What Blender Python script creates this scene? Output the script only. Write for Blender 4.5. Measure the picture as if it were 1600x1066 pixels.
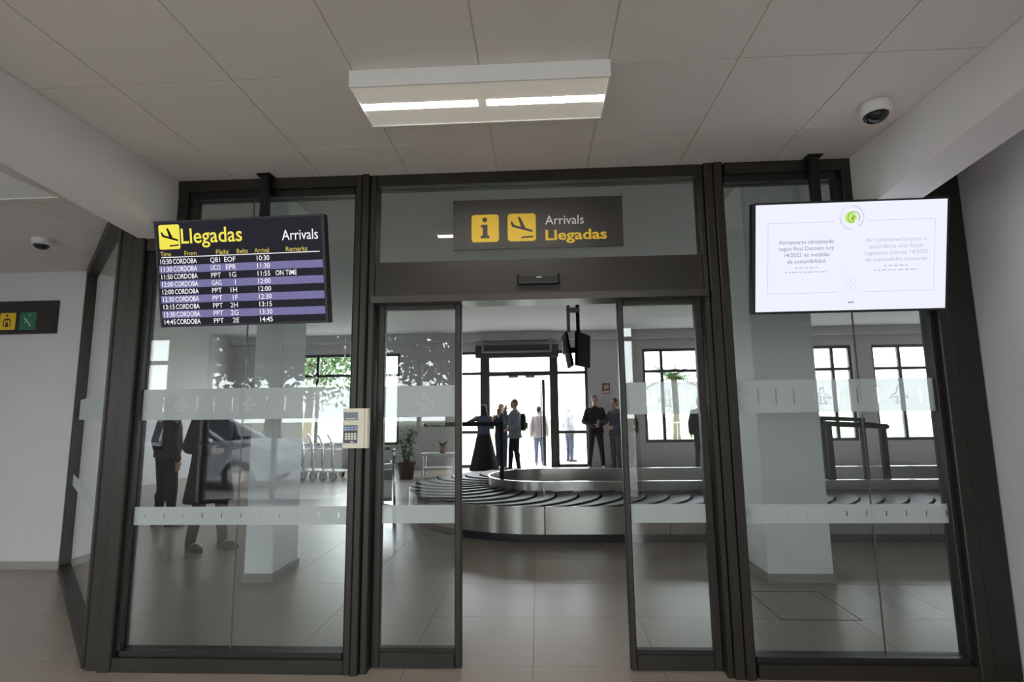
import bpy, bmesh, math, random
from mathutils import Vector, Matrix, Euler

random.seed(7)
scn = bpy.context.scene
for o in list(bpy.data.objects):
    bpy.data.objects.remove(o)
COL = scn.collection

# ------------------------------------------------------------------ camera, sky, exposure
EXPO = 1.4
FPX, YAW, PITCH, ROLL = 822.0, -0.048, 0.1329, -0.0127
CAM = Vector((0.0488, -3.2674, 1.491))
fw = Vector((math.sin(YAW) * math.cos(PITCH), math.cos(YAW) * math.cos(PITCH), math.sin(PITCH)))
r0 = Vector((math.cos(YAW), -math.sin(YAW), 0))
u0 = r0.cross(fw)
rr = math.cos(ROLL) * r0 + math.sin(ROLL) * u0
uu = -math.sin(ROLL) * r0 + math.cos(ROLL) * u0
cd = bpy.data.cameras.new('camera')
cd.sensor_fit = 'HORIZONTAL'
cd.sensor_width = 36.0
cd.lens = FPX * 36.0 / 1600.0
cd.clip_start = 0.05
cd.clip_end = 300
cam = bpy.data.objects.new('camera', cd)
COL.objects.link(cam)
m = Matrix((rr, uu, -fw)).transposed().to_4x4()
m.translation = CAM
cam.matrix_world = m
scn.camera = cam

vs = scn.view_settings
vs.view_transform = 'Standard'
vs.look = 'None'
vs.exposure = EXPO
vs.gamma = 1.0
vs.use_curve_mapping = False
scn.cycles.use_denoising = True
scn.cycles.transparent_max_bounces = 32
scn.cycles.max_bounces = 12
scn.cycles.diffuse_bounces = 6
scn.cycles.glossy_bounces = 5
scn.cycles.sample_clamp_indirect = 8.0

w = bpy.data.worlds.new('overcast_sky')
scn.world = w
w.use_nodes = True
nt = w.node_tree
nt.nodes.clear()
wo = nt.nodes.new('ShaderNodeOutputWorld')
bg = nt.nodes.new('ShaderNodeBackground')
bg.inputs['Color'].default_value = (0.93, 0.97, 1.0, 1)
bg.inputs['Strength'].default_value = 4.2
nt.links.new(bg.outputs[0], wo.inputs[0])


def portal(name, x0, x1, z0, z1, y, rot):
    l = bpy.data.lights.new(name, 'AREA')
    l.shape = 'RECTANGLE'
    l.size = x1 - x0
    l.size_y = z1 - z0
    l.cycles.is_portal = True
    o = bpy.data.objects.new(name, l)
    COL.objects.link(o)
    o.location = ((x0 + x1) / 2, y, (z0 + z1) / 2)
    o.rotation_euler = rot


R90 = math.radians(90)

# ------------------------------------------------------------------ materials
MATS = {}


def em(v):
    return v * 2 ** (-EXPO)


def mat(name, col, rough=0.5, metal=0.0, spec=0.5, noise=0.0, nscale=8.0, bump=0.0, bscale=60.0, emit=None, estr=0.0, stretch=None):
    if name in MATS:
        return MATS[name]
    M = bpy.data.materials.new(name)
    M.use_nodes = True
    t = M.node_tree
    b = t.nodes['Principled BSDF']
    b.inputs['Base Color'].default_value = (*col, 1)
    b.inputs['Roughness'].default_value = rough
    b.inputs['Metallic'].default_value = metal
    b.inputs['Specular IOR Level'].default_value = spec
    tc = t.nodes.new('ShaderNodeTexCoord')
    mp = t.nodes.new('ShaderNodeMapping')
    t.links.new(tc.outputs['Object'], mp.inputs['Vector'])
    if stretch:
        mp.inputs['Scale'].default_value = stretch
    n = t.nodes.new('ShaderNodeTexNoise')
    n.inputs['Scale'].default_value = nscale
    n.inputs['Detail'].default_value = 5
    t.links.new(mp.outputs[0], n.inputs['Vector'])
    if noise > 0:
        mx = t.nodes.new('ShaderNodeMix')
        mx.data_type = 'RGBA'
        mx.inputs[6].default_value = (*[c * (1 - noise) for c in col], 1)
        mx.inputs[7].default_value = (*[min(1, c * (1 + noise)) for c in col], 1)
        t.links.new(n.outputs['Fac'], mx.inputs[0])
        t.links.new(mx.outputs[2], b.inputs['Base Color'])
    if bump > 0:
        n2 = t.nodes.new('ShaderNodeTexNoise')
        n2.inputs['Scale'].default_value = bscale
        n2.inputs['Detail'].default_value = 4
        t.links.new(mp.outputs[0], n2.inputs['Vector'])
        bp = t.nodes.new('ShaderNodeBump')
        bp.inputs['Strength'].default_value = bump
        bp.inputs['Distance'].default_value = 0.01
        t.links.new(n2.outputs['Fac'], bp.inputs['Height'])
        t.links.new(bp.outputs[0], b.inputs['Normal'])
    if emit:
        b.inputs['Emission Color'].default_value = (*emit, 1)
        b.inputs['Emission Strength'].default_value = estr
    MATS[name] = M
    return M


def glass_mat(name, tint, f0=0.045):
    M = bpy.data.materials.new(name)
    M.use_nodes = True
    t = M.node_tree
    t.nodes.clear()
    out = t.nodes.new('ShaderNodeOutputMaterial')
    mix = t.nodes.new('ShaderNodeMixShader')
    tr = t.nodes.new('ShaderNodeBsdfTransparent')
    tr.inputs[0].default_value = (*tint, 1)
    gl = t.nodes.new('ShaderNodeBsdfGlossy')
    gl.inputs['Roughness'].default_value = 0.0
    gl.inputs['Color'].default_value = (1, 1, 1, 1)
    lw = t.nodes.new('ShaderNodeLayerWeight')
    lw.inputs['Blend'].default_value = 0.5
    pw = t.nodes.new('ShaderNodeMath')
    pw.operation = 'POWER'
    pw.inputs[1].default_value = 5
    t.links.new(lw.outputs['Facing'], pw.inputs[0])
    ma = t.nodes.new('ShaderNodeMath')
    ma.operation = 'MULTIPLY_ADD'
    ma.inputs[1].default_value = 0.9
    ma.inputs[2].default_value = f0
    t.links.new(pw.outputs[0], ma.inputs[0])
    t.links.new(ma.outputs[0], mix.inputs[0])
    t.links.new(tr.outputs[0], mix.inputs[1])
    t.links.new(gl.outputs[0], mix.inputs[2])
    t.links.new(mix.outputs[0], out.inputs[0])
    MATS[name] = M
    return M


def frost_mat(name, col, clear):
    M = bpy.data.materials.new(name)
    M.use_nodes = True
    t = M.node_tree
    t.nodes.clear()
    out = t.nodes.new('ShaderNodeOutputMaterial')
    mix = t.nodes.new('ShaderNodeMixShader')
    mix.inputs[0].default_value = clear
    tr = t.nodes.new('ShaderNodeBsdfTransparent')
    m2 = t.nodes.new('ShaderNodeMixShader')
    m2.inputs[0].default_value = 0.55
    d = t.nodes.new('ShaderNodeBsdfDiffuse')
    d.inputs[0].default_value = (*col, 1)
    tl = t.nodes.new('ShaderNodeBsdfTranslucent')
    tl.inputs[0].default_value = (*col, 1)
    t.links.new(d.outputs[0], m2.inputs[1])
    t.links.new(tl.outputs[0], m2.inputs[2])
    t.links.new(m2.outputs[0], mix.inputs[1])
    t.links.new(tr.outputs[0], mix.inputs[2])
    t.links.new(mix.outputs[0], out.inputs[0])
    MATS[name] = M
    return M


def emit_mat(name, col, s):
    if name in MATS:
        return MATS[name]
    M = bpy.data.materials.new(name)
    M.use_nodes = True
    t = M.node_tree
    t.nodes.clear()
    out = t.nodes.new('ShaderNodeOutputMaterial')
    e = t.nodes.new('ShaderNodeEmission')
    e.inputs[0].default_value = (*col, 1)
    e.inputs[1].default_value = s
    t.links.new(e.outputs[0], out.inputs[0])
    MATS[name] = M
    return M


WALL = mat('white_plaster', (0.62, 0.61, 0.63), 0.75, noise=0.03, nscale=3, bump=0.05, bscale=90)
CEILP = mat('ceiling_panel_white', (0.71, 0.675, 0.655), 0.6, noise=0.03, nscale=2.5)
CEILB = mat('ceiling_backing_cream', (0.62, 0.58, 0.45), 0.8, noise=0.1, nscale=6)
HALLC = mat('hall_ceiling_white', (0.58, 0.58, 0.61), 0.8, noise=0.02)
BEAM = mat('beam_paint', (0.72, 0.70, 0.70), 0.7, noise=0.03, nscale=4)
TILE = mat('porcelain_tile_beige', (0.355, 0.295, 0.245), 0.28, spec=0.5, noise=0.10, nscale=2.2, bump=0.03, bscale=25)
GROUT = mat('grout_grey', (0.27, 0.25, 0.23), 0.9, noise=0.1)
BRONZE = mat('bronze_anodised_aluminium', (0.026, 0.022, 0.018), 0.42, metal=0.25, noise=0.08, nscale=3, stretch=(30, 30, 1))
BRONZE2 = mat('bronze_anodised_dark', (0.020, 0.018, 0.016), 0.45, metal=0.3, noise=0.08)
BLACK = mat('black_plastic', (0.012, 0.012, 0.014), 0.4, noise=0.1)
BLKMET = mat('black_painted_metal', (0.014, 0.014, 0.016), 0.7, spec=0.25, noise=0.1)
WHITEP = mat('white_plastic', (0.72, 0.72, 0.72), 0.35, noise=0.02)
LAMPW = mat('lamp_white_enamel', (0.82, 0.82, 0.80), 0.4, noise=0.02)
STEEL = mat('brushed_stainless', (0.42, 0.41, 0.385), 0.26, metal=1.0, noise=0.08, nscale=6, stretch=(1, 1, 40))
_t = STEEL.node_tree
_b = _t.nodes['Principled BSDF']
_b.inputs['Anisotropic'].default_value = 0.9
_b.inputs['Anisotropic Rotation'].default_value = 0.25
_tg = _t.nodes.new('ShaderNodeTangent')
_tg.direction_type = 'RADIAL'
_tg.axis = 'Z'
_t.links.new(_tg.outputs[0], _b.inputs['Tangent'])
CHROME = mat('trolley_chrome', (0.62, 0.63, 0.64), 0.22, metal=1.0, noise=0.05)
RUBBER = mat('black_rubber_plate', (0.060, 0.058, 0.066), 0.5, spec=0.3, noise=0.12, nscale=10)
RUBBERT = mat('black_tyre_rubber', (0.02, 0.02, 0.02), 0.7, noise=0.1)
WINFR = mat('dark_window_frame', (0.050, 0.052, 0.060), 0.45, noise=0.06)
YELLOW = mat('sign_yellow', (0.80, 0.52, 0.02), 0.5, noise=0.02)
SIGNBK = mat('sign_black', (0.022, 0.019, 0.018), 0.45, noise=0.05)
SIGNWH = mat('sign_white', (0.72, 0.70, 0.68), 0.5, noise=0.02)
GREEN = mat('sign_green', (0.02, 0.16, 0.09), 0.5, noise=0.03)
CREAM = mat('keypad_cream', (0.72, 0.66, 0.55), 0.45, noise=0.02)
LEAF = mat('leaf_green', (0.055, 0.10, 0.030), 0.6, noise=0.4, nscale=3)
LEAFD = mat('leaf_dark_green', (0.020, 0.040, 0.014), 0.6, noise=0.4, nscale=3)
BARK = mat('bark_brown', (0.10, 0.075, 0.05), 0.9, noise=0.3, nscale=12, bump=0.5, bscale=30)
GRASS = mat('lawn_green', (0.20, 0.30, 0.10), 0.9, noise=0.3, nscale=4)
PAVE = mat('outdoor_concrete', (0.45, 0.44, 0.42), 0.85, noise=0.08, nscale=3)
GLASS = glass_mat('partition_glass', (0.885, 0.905, 0.900), 0.045)
WGLASS = glass_mat('window_glass', (0.96, 0.975, 0.975), 0.03)
FROST = frost_mat('frosted_film', (0.66, 0.70, 0.69), 0.10)
FROSTW = frost_mat('frosted_film_icon', (0.86, 0.90, 0.90), 0.10)
FROSTC = frost_mat('frosted_film_thin', (0.60, 0.64, 0.63), 0.62)


# ------------------------------------------------------------------ mesh builder
class MB:
    def __init__(s):
        s.v = []
        s.f = []

    def add(s, vs, fs):
        k = len(s.v)
        s.v += [tuple(p) for p in vs]
        s.f += [tuple(i + k for i in f) for f in fs]
        return s

    def box(s, x0, x1, y0, y1, z0, z1):
        v = [(x, y, z) for x in (x0, x1) for y in (y0, y1) for z in (z0, z1)]
        return s.add(v, [(0, 1, 3, 2), (4, 6, 7, 5), (0, 4, 5, 1), (2, 3, 7, 6), (0, 2, 6, 4), (1, 5, 7, 3)])

    def cbox(s, x0, x1, y0, y1, z0, z1, c):
        """box with chamfered front/vertical edges (octagonal section in XY)"""
        P = [(x0 + c, y0), (x1 - c, y0), (x1, y0 + c), (x1, y1 - c), (x1 - c, y1), (x0 + c, y1), (x0, y1 - c), (x0, y0 + c)]
        return s.prism([(p[0], p[1]) for p in P], z0, z1, 'z')

    def prism(s, poly, a0, a1, axis):
        def mk(p, a):
            if axis == 'z':
                return (p[0], p[1], a)
            if axis == 'y':
                return (p[0], a, p[1])
            return (a, p[0], p[1])
        n = len(poly)
        v = [mk(p, a0) for p in poly] + [mk(p, a1) for p in poly]
        f = [tuple(range(n)), tuple(range(2 * n - 1, n - 1, -1))]
        f += [(i, (i + 1) % n + 0, (i + 1) % n + n, i + n)[::-1] for i in range(n)]
        return s.add(v, f)

    def cyl(s, p0, p1, r0, r1=None, n=12, caps=True, el=1.0, ref=None):
        p0, p1 = Vector(p0), Vector(p1)
        r1 = r0 if r1 is None else r1
        d = (p1 - p0)
        if d.length < 1e-6:
            return s
        d.normalize()
        a = Vector(ref) if ref else (Vector((1, 0, 0)) if abs(d.x) < 0.8 else Vector((0, 1, 0)))
        e1 = (a - d * a.dot(d)).normalized()
        e2 = d.cross(e1)
        v = []
        for p, r in ((p0, r0), (p1, r1)):
            for i in range(n):
                t = 2 * math.pi * i / n
                v.append(p + e1 * (r * math.cos(t)) + e2 * (r * el * math.sin(t)))
        f = [(i, (i + 1) % n, (i + 1) % n + n, i + n) for i in range(n)]
        if caps:
            f += [tuple(range(n - 1, -1, -1)), tuple(range(n, 2 * n))]
        return s.add(v, f)

    def tube(s, pts, r, n=8):
        for a, b in zip(pts[:-1], pts[1:]):
            s.cyl(a, b, r, n=n)
        for p in pts[1:-1]:
            s.ell(p, (r, r, r), 6, n)
        return s

    def ell(s, c, rad, nu=10, nv=14, rot=None):
        c = Vector(c)
        v = []
        for i in range(1, nu):
            ph = math.pi * i / nu
            for j in range(nv):
                t = 2 * math.pi * j / nv
                p = Vector((rad[0] * math.sin(ph) * math.cos(t), rad[1] * math.sin(ph) * math.sin(t), rad[2] * math.cos(ph)))
                v.append(c + (rot @ p if rot else p))
        top = Vector((0, 0, rad[2]))
        v.append(c + (rot @ top if rot else top))
        v.append(c - (rot @ top if rot else top))
        f = []
        for i in range(nu - 2):
            for j in range(nv):
                a, b = i * nv + j, i * nv + (j + 1) % nv
                f.append((a, a + nv, b + nv, b))
        T, B = len(v) - 2, len(v) - 1
        for j in range(nv):
            f.append((T, j, (j + 1) % nv))
            k = (nu - 2) * nv
            f.append((B, k + (j + 1) % nv, k + j))
        return s.add(v, f)

    def rings(s, rs, n=16, caps=True):
        """rs: list of (cx, cy, z, rx, ry)"""
        v = []
        for cx, cy, z, rx, ry in rs:
            for j in range(n):
                t = 2 * math.pi * j / n
                v.append((cx + rx * math.cos(t), cy + ry * math.sin(t), z))
        f = []
        for i in range(len(rs) - 1):
            for j in range(n):
                a, b = i * n + j, i * n + (j + 1) % n
                f.append((a, b, b + n, a + n))
        if caps:
            f.append(tuple(range(n - 1, -1, -1)))
            k = (len(rs) - 1) * n
            f.append(tuple(range(k, k + n)))
        return s.add(v, f)

    def mesh(s, name):
        me = bpy.data.meshes.new(name)
        me.from_pydata(s.v, [], s.f)
        me.validate()
        me.update()
        bm = bmesh.new()
        bm.from_mesh(me)
        bmesh.ops.recalc_face_normals(bm, faces=bm.faces)
        bm.to_mesh(me)
        bm.free()
        return me

    def build(s, name, m, parent=None, smooth=False, loc=None, rot=None):
        me = s.mesh(name)
        return mkobj(name, me, m, parent, smooth, loc, rot)


def mkobj(name, me, m, parent=None, smooth=False, loc=None, rot=None):
    if m is not None and not me.materials:
        me.materials.append(m)
    if smooth:
        me.shade_smooth() if hasattr(me, 'shade_smooth') else [setattr(p, 'use_smooth', True) for p in me.polygons]
    o = bpy.data.objects.new(name, me)
    COL.objects.link(o)
    if parent:
        o.parent = parent
    if loc:
        o.location = loc
    if rot:
        o.rotation_euler = rot
    return o


def smooth_by_angle(o, ang=40):
    me = o.data
    bm = bmesh.new()
    bm.from_mesh(me)
    for e in bm.edges:
        if len(e.link_faces) == 2 and e.calc_face_angle(0) > math.radians(ang):
            e.smooth = False
    for f in bm.faces:
        f.smooth = True
    bm.to_mesh(me)
    bm.free()
    return o


def tag(o, label, cat, group=None, kind=None):
    o['label'] = label
    o['category'] = cat
    if group:
        o['group'] = group
    if kind:
        o['kind'] = kind
    return o


def thing(name, label, cat, loc=(0, 0, 0), rz=0.0, group=None):
    o = bpy.data.objects.new(name, None)
    o.empty_display_size = 0.1
    COL.objects.link(o)
    o.location = loc
    o.rotation_euler = (0, 0, rz)
    return tag(o, label, cat, group)


def struct(name, mb=None, m=None, smooth=False):
    if mb is None:
        o = bpy.data.objects.new(name, None)
        o.empty_display_size = 0.1
        COL.objects.link(o)
    else:
        o = mb.build(name, m, smooth=smooth)
    o['kind'] = 'structure'
    return o


def copy_tree(o, parent=None):
    c = o.copy()
    COL.objects.link(c)
    c.parent = parent
    for ch in o.children:
        copy_tree(ch, c)
    return c


def B(*a):
    return MB().box(*a)


# flat text as mesh in the XZ plane facing -Y; fitted into x0..x1 (keeping aspect unless sx) with cap height h
def text_mesh(body, x, z, h, y=0.0, depth=0.001, align='LEFT', bold=0.0, width=None, mb=None):
    cu = bpy.data.curves.new('t', 'FONT')
    cu.body = body
    cu.size = 1.0
    cu.offset = bold
    cu.align_x = align
    cu.resolution_u = 3
    ob = bpy.data.objects.new('t', cu)
    COL.objects.link(ob)
    bpy.context.view_layer.update()
    me = bpy.data.meshes.new_from_object(ob.evaluated_get(bpy.context.evaluated_depsgraph_get()))
    bpy.data.objects.remove(ob)
    bpy.data.curves.remove(cu)
    s = h / 0.70
    xs = [v.co.x for v in me.vertices] or [0, 1]
    kx = s if width is None else width / max(1e-6, (max(xs) - min(xs)))
    mb = mb or MB()
    ox = -min(xs) if (width is not None and align == 'LEFT') else 0.0
    mb.add([(x + (v.co.x + ox) * kx, y - depth, z + v.co.y * s) for v in me.vertices], [tuple(p.vertices) for p in me.polygons])
    bpy.data.meshes.remove(me)
    return mb


def rrect(x0, x1, z0, z1, r, n=5):
    P = []
    for cx, cz, a in ((x1 - r, z1 - r, 0), (x0 + r, z1 - r, 90), (x0 + r, z0 + r, 180), (x1 - r, z0 + r, 270)):
        for i in range(n + 1):
            t = math.radians(a + 90 * i / n)
            P.append((cx + r * math.cos(t), cz + r * math.sin(t)))
    return P


def plane_icon(mb, x0, z0, s, y):
    """descending aircraft pictogram with runway bar, inside a square of side s at (x0,z0)"""
    def pt(a, b):
        return (x0 + a * s, z0 + b * s)
    body = [(0.10, 0.72), (0.16, 0.735), (0.24, 0.60), (0.47, 0.525), (0.36, 0.90), (0.45, 0.885), (0.64, 0.475), (0.86, 0.405), (0.90, 0.365), (0.87, 0.335),
            (0.80, 0.34), (0.58, 0.405), (0.20, 0.52), (0.15, 0.55)]
    mb.prism([pt(*p) for p in body], y - 0.001, y, 'y')
    mb.prism([pt(*p) for p in [(0.48, 0.10), (0.90, 0.13), (0.90, 0.19), (0.48, 0.16)]], y - 0.001, y, 'y')
    return mb


# ------------------------------------------------------------------ dimensions
H = 3.028
HH = 3.62          # hall ceiling
YF = 11.05         # far facade
YR = -5.6          # facade behind the camera
XW = 2.66          # white wall beside the partition
XB0, XB1 = -2.545, -2.303
XC0, XC1 = 2.01, 2.255

# ------------------------------------------------------------------ floor
fl = struct('floor', B(-10, 13, YR - 0.25, YF + 0.05, -0.2, -0.004), GROUT)
tile_me = None
TS = 0.75
for i in range(-6, 7):
    for j in range(-3, 11):
        if tile_me is None:
            tile_me = B(0.0015, TS - 0.0015, 0.0015, TS - 0.0015, -0.004, 0).mesh('tile')
        mkobj('tile', tile_me, TILE, fl, loc=(-0.011 + i * TS, 0.06 + j * TS, 0))
far = MB()
far.box(-9.9, -0.011 - 6 * TS, YR, YF, -0.004, 0)
far.box(-0.011 + 7 * TS, 12.9, YR, YF, -0.004, 0)
far.box(-0.011 - 6 * TS, -0.011 + 7 * TS, YR, 0.06 - 3 * TS, -0.004, 0)
far.box(-0.011 - 6 * TS, -0.011 + 7 * TS, 0.06 + 11 * TS, YF, -0.004, 0)
o = far.build('far_tile_field', TILE, fl)
o['kind'] = 'stuff'
# square floor hatch outline behind the right bay
hat = struct('trim_9', MB().box(1.74, 2.30, 0.78, 0.788, 0, 0.002).box(1.74, 2.30, 1.37, 1.378, 0, 0.002).box(1.74, 1.748, 0.78, 1.378, 0, 0.002).box(2.292, 2.30, 0.78, 1.378, 0, 0.002),
             mat('hatch_edge', (0.10, 0.10, 0.10), 0.5, metal=0.5))

# ------------------------------------------------------------------ ceilings
ce = struct('ceiling', MB().prism([(XW, -0.04), (-2.66, -0.04), (-4.65, 1.95), (-9.5, 1.95), (-9.5, YR), (XW, YR)], H + 0.002, H + 0.2, 'z'), CEILB)
PX, PY = 0.574, 0.64
XJ = [-0.186 + PX * k for k in range(-16, 6)]
YJ = [-0.44 + PY * k for k in range(-5, 5)]
gap = 0.004
pm = {}


def panel(x0, x1, y0, y1):
    if x1 - x0 < 0.03 or y1 - y0 < 0.03:
        return
    k = (round(x1 - x0, 3), round(y1 - y0, 3))
    if k not in pm:
        mbp = MB()
        mbp.box(gap, k[0] - gap, gap, k[1] - gap, 0, 0.012)
        pm[k] = mbp.mesh('ceiling_panel')
    mkobj('ceiling_panel', pm[k], CEILP, ce, loc=(x0, y0, H - 0.002))


def cut_panel(x0, x1, y0, y1):
    P = [(x0 + gap, y0 + gap), (x1 - gap, y0 + gap), (x1 - gap, y1 - gap), (x0 + gap, y1 - gap)]
    out = []
    g = lambda p: -2.76 - p[0] - p[1]
    for p, q in zip(P, P[1:] + P[:1]):
        if g(p) >= 0:
            out.append(p)
        if g(p) * g(q) < 0:
            k = g(p) / (g(p) - g(q))
            out.append((p[0] + (q[0] - p[0]) * k, p[1] + (q[1] - p[1]) * k))
    if len(out) > 2:
        MB().prism(out, H - 0.002, H + 0.010, 'z').build('ceiling_panel', CEILP, ce)


for a, b in zip(XJ[:-1], XJ[1:]):
    for c, d in zip(YJ[:-1], YJ[1:]):
        lo, hi = max(a, XB1), min(b, XC0)
        if hi - lo > 0.03 and c < -0.05:
            panel(lo, hi, c, min(d, -0.04))
        hi2 = min(b, XB0)
        if hi2 - a > 0.03 and a > -8:
            # left part, kept outside the slanted glazing
            dd = min(d, 1.95)
            if dd > -0.05:
                cut_panel(a, hi2, c, dd)
            else:
                panel(a, hi2, c, d)
        lo3 = max(a, XC1)
        hi3 = min(b, XW)
        if hi3 - lo3 > 0.03 and c < -0.05:
            panel(lo3, hi3, c, min(d, -0.04))
hallc = struct('ceiling_hall', B(-9.5, 12.6, -0.04, YF + 0.3, HH, HH + 0.2), HALLC)
cv = struct('trim_10', B(-8.5, 12.5, YF - 0.22, YF, 3.40, HH), HALLC)

# beams: deeper towards the partition
for nm, x0, x1 in (('beam_left', XB0, XB1), ('beam_right', XC0, XC1)):
    o = struct(nm, MB().prism([(-0.07, 2.645), (-4.0, 3.0), (-4.0, H + 0.01), (-0.07, H + 0.01)], x0, x1, 'x'), BEAM)

# ------------------------------------------------------------------ walls
wl = struct('wall_left', B(-9.5, -4.62, 1.95, 2.15, 0, HH), WALL)
struct('baseboard_left', B(-9.5, -4.67, 1.935, 1.95, 0, 0.075), mat('skirting_tile', (0.33, 0.31, 0.29), 0.4, noise=0.08))
struct('wall_right', B(XW, XW + 0.25, YR, 0.12, 0, HH), WALL)
struct('baseboard_right', B(XW - 0.014, XW, YR, -0.1, 0, 0.075), MATS['skirting_tile'])
struct('wall_hall_front', B(XW + 0.25, 12.6, -0.04, 0.12, 0, HH), WALL)
struct('wall_hall_left', B(-9.5, -8.5, 2.15, YF, 0, HH), WALL)
struct('wall_hall_right', B(12.5, 12.7, 0.12, YF, 0, HH), WALL)
bulk = MB().box(-2.66, XW, -0.04, 0.10, H + 0.001, HH)
bulk.prism([(-2.66, -0.04), (-4.65, 1.95), (-4.55, 2.05), (-2.60, 0.10)], H + 0.001, HH, 'z')
struct('wall_bulkhead', bulk, WALL)
struct('wall_entrance_left', B(-9.7, -9.5, YR, 2.15, 0, HH), WALL)

# far facade wall with openings
OPEN = [(-7.45, -3.75, 0.62, 3.13), (-2.22, 1.40, 0.0, 3.13), (2.88, 5.60, 0.62, 3.13), (6.60, 8.40, 0.62, 3.13), (8.90, 11.4, 0.62, 3.13)]


def wall_open(mb, x0, x1, y0, y1, z1, ops):
    x = x0
    for a, b, c, d in ops:
        mb.box(x, a, y0, y1, 0, z1)
        if c > 0:
            mb.box(a, b, y0, y1, 0, c)
        mb.box(a, b, y0, y1, d, z1)
        x = b
    mb.box(x, x1, y0, y1, 0, z1)
    return mb


struct('wall_facade', wall_open(MB(), -9.5, 12.7, YF, YF + 0.3, HH, OPEN), WALL)
# wall behind the camera with the entrance glazing
OPENR = [(-8.2, -6.4, 0.9, 2.9), (-5.75, -0.75, 0.0, 2.92), (0.35, 1.74, 0.0, 2.96)]
struct('wall_entrance', wall_open(MB(), -9.7, XW + 0.25, YR - 0.25, YR, HH, OPENR), WALL)
for i, (a, b, c, d) in enumerate(OPEN):
    portal('daylight_portal', a, b, c, d, YF + 0.32, (-R90, 0, 0))
for a, b, c, d in OPENR:
    portal('daylight_portal', a, b, c, d, YR - 0.27, (R90, 0, 0))


# ------------------------------------------------------------------ windows of the far facade
def window(name, x0, x1, z0, z1, y, vx, hz, fw_=0.078, m=WINFR, gm=WGLASS, dy=0.035):
    root = struct(name)
    root.location = ((x0 + x1) / 2, y, z0)
    ox, oz = (x0 + x1) / 2, z0

    def bx(a, b, c, d, nm):
        B(a - ox, b - ox, -dy, dy, c - oz, d - oz).build(nm, m, root)
    bx(x0, x0 + fw_, z0, z1, 'stile')
    bx(x1 - fw_, x1, z0, z1, 'stile')
    bx(x0, x1, z1 - fw_, z1, 'head_rail')
    bx(x0, x1, z0, z0 + fw_, 'bottom_rail')
    for v in vx:
        bx(v - fw_ / 2, v + fw_ / 2, z0 + fw_, z1 - fw_, 'mullion')
    xs = [x0] + list(vx) + [x1]
    for a, b in zip(xs[:-1], xs[1:]):
        for h in hz:
            bx(a + fw_ / 2, b - fw_ / 2, h - fw_ / 2, h + fw_ / 2, 'transom')
        zs = [z0] + list(hz) + [z1]
        for c, d in zip(zs[:-1], zs[1:]):
            B(a + 0.01 - ox, b - 0.01 - ox, -0.004, 0.004, c + 0.01 - oz, d - 0.01 - oz).build('pane', gm, root)
    return root


YW = YF + 0.10
window('window_5', -7.45, -3.75, 0.62, 3.13, YW, [-6.08, -4.95], [2.53])
window('window_6', 2.88, 5.60, 0.62, 3.13, YW, [3.40, 4.42, 5.0], [2.52])
window('window_7', 6.60, 8.40, 0.62, 3.13, YW, [7.90], [2.50])
window('window_8', 8.90, 11.4, 0.62, 3.13, YW, [9.63, 10.5], [2.50])
window('window_9', -2.22, -1.45, 0.0, 3.13, YW, [], [0.94, 2.53])
window('window_10', 0.52, 1.40, 0.0, 3.13, YW, [], [0.92, 2.52])
t = struct('trim_4', MB().box(-1.45, -1.27, YW - 0.06, YW + 0.06, 0, 3.13).box(0.37, 0.52, YW - 0.06, YW + 0.06, 0, 3.13), WINFR)
t = struct('trim_5', MB().box(-1.27, 0.37, YW - 0.06, YW + 0.06, 2.45, 2.57), WINFR)
for x in (-0.62, -0.16):
    B(x - 0.13, x + 0.13, YW - 0.08, YW - 0.01, 2.39, 2.45).build('door_sensor', mat('sensor_grey', (0.35, 0.35, 0.36), 0.5), t)
struct('window_11', B(-1.27, 0.37, YW - 0.004, YW + 0.004, 2.57, 3.13), WGLASS)
# exit door leaf standing open outwards
d3 = struct('door_3')
d3.location = (0.20, YW + 0.08, 0)
d3.rotation_euler = (0, 0, math.radians(4))
B(-0.04, 0.04, 0, 0.08, 0.02, 2.35).build('stile', WINFR, d3)
B(-0.022, 0.022, 0.9, 0.96, 0.02, 2.35).build('stile', WINFR, d3)
B(-0.022, 0.022, 0.06, 0.9, 0.02, 0.12).build('bottom_rail', WINFR, d3)
B(-0.022, 0.022, 0.06, 0.9, 2.29, 2.35).build('top_rail', WINFR, d3)
B(-0.004, 0.004, 0.06, 0.9, 0.12, 2.29).build('pane', WGLASS, d3)
MB().tube([(-0.022, 0.05, 1.45), (-0.08, 0.05, 1.45), (-0.08, 0.05, 0.75), (-0.022, 0.05, 0.75)], 0.014, 8).build('pull_handle', BLKMET, d3, True)

# entrance glazing behind the camera (seen mirrored in the partition glass)
YE = YR - 0.12
window('window_12', -5.75, -0.75, 0.0, 2.92, YE, [-4.5, -3.25, -2.0], [2.42], 0.07)
window('window_14', 0.35, 1.74, 0.0, 2.96, YE, [], [2.70], 0.07)
window('window_13', -8.2, -6.4, 0.9, 2.9, YE, [-7.3], [2.42], 0.07)

# ------------------------------------------------------------------ glazed partition
X1, X2, X3, X4, X6, X7, X8, X9 = -2.470, -1.122, -0.918, -0.469, 0.590, 1.031, 1.244, 2.397
T1, T2 = -0.971, 1.080
GB, GT, DT, DB, TT, TB = 0.108, 2.907, 2.146, 0.116, 2.949, 2.438
N1, N2 = -2.199, 1.934


def member(root, nm, x0, x1, y0, y1, z0, z1, c=0.006, m=BRONZE):
    return MB().cbox(x0, x1, y0, y1, z0, z1, c).build(nm, m, root)


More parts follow.
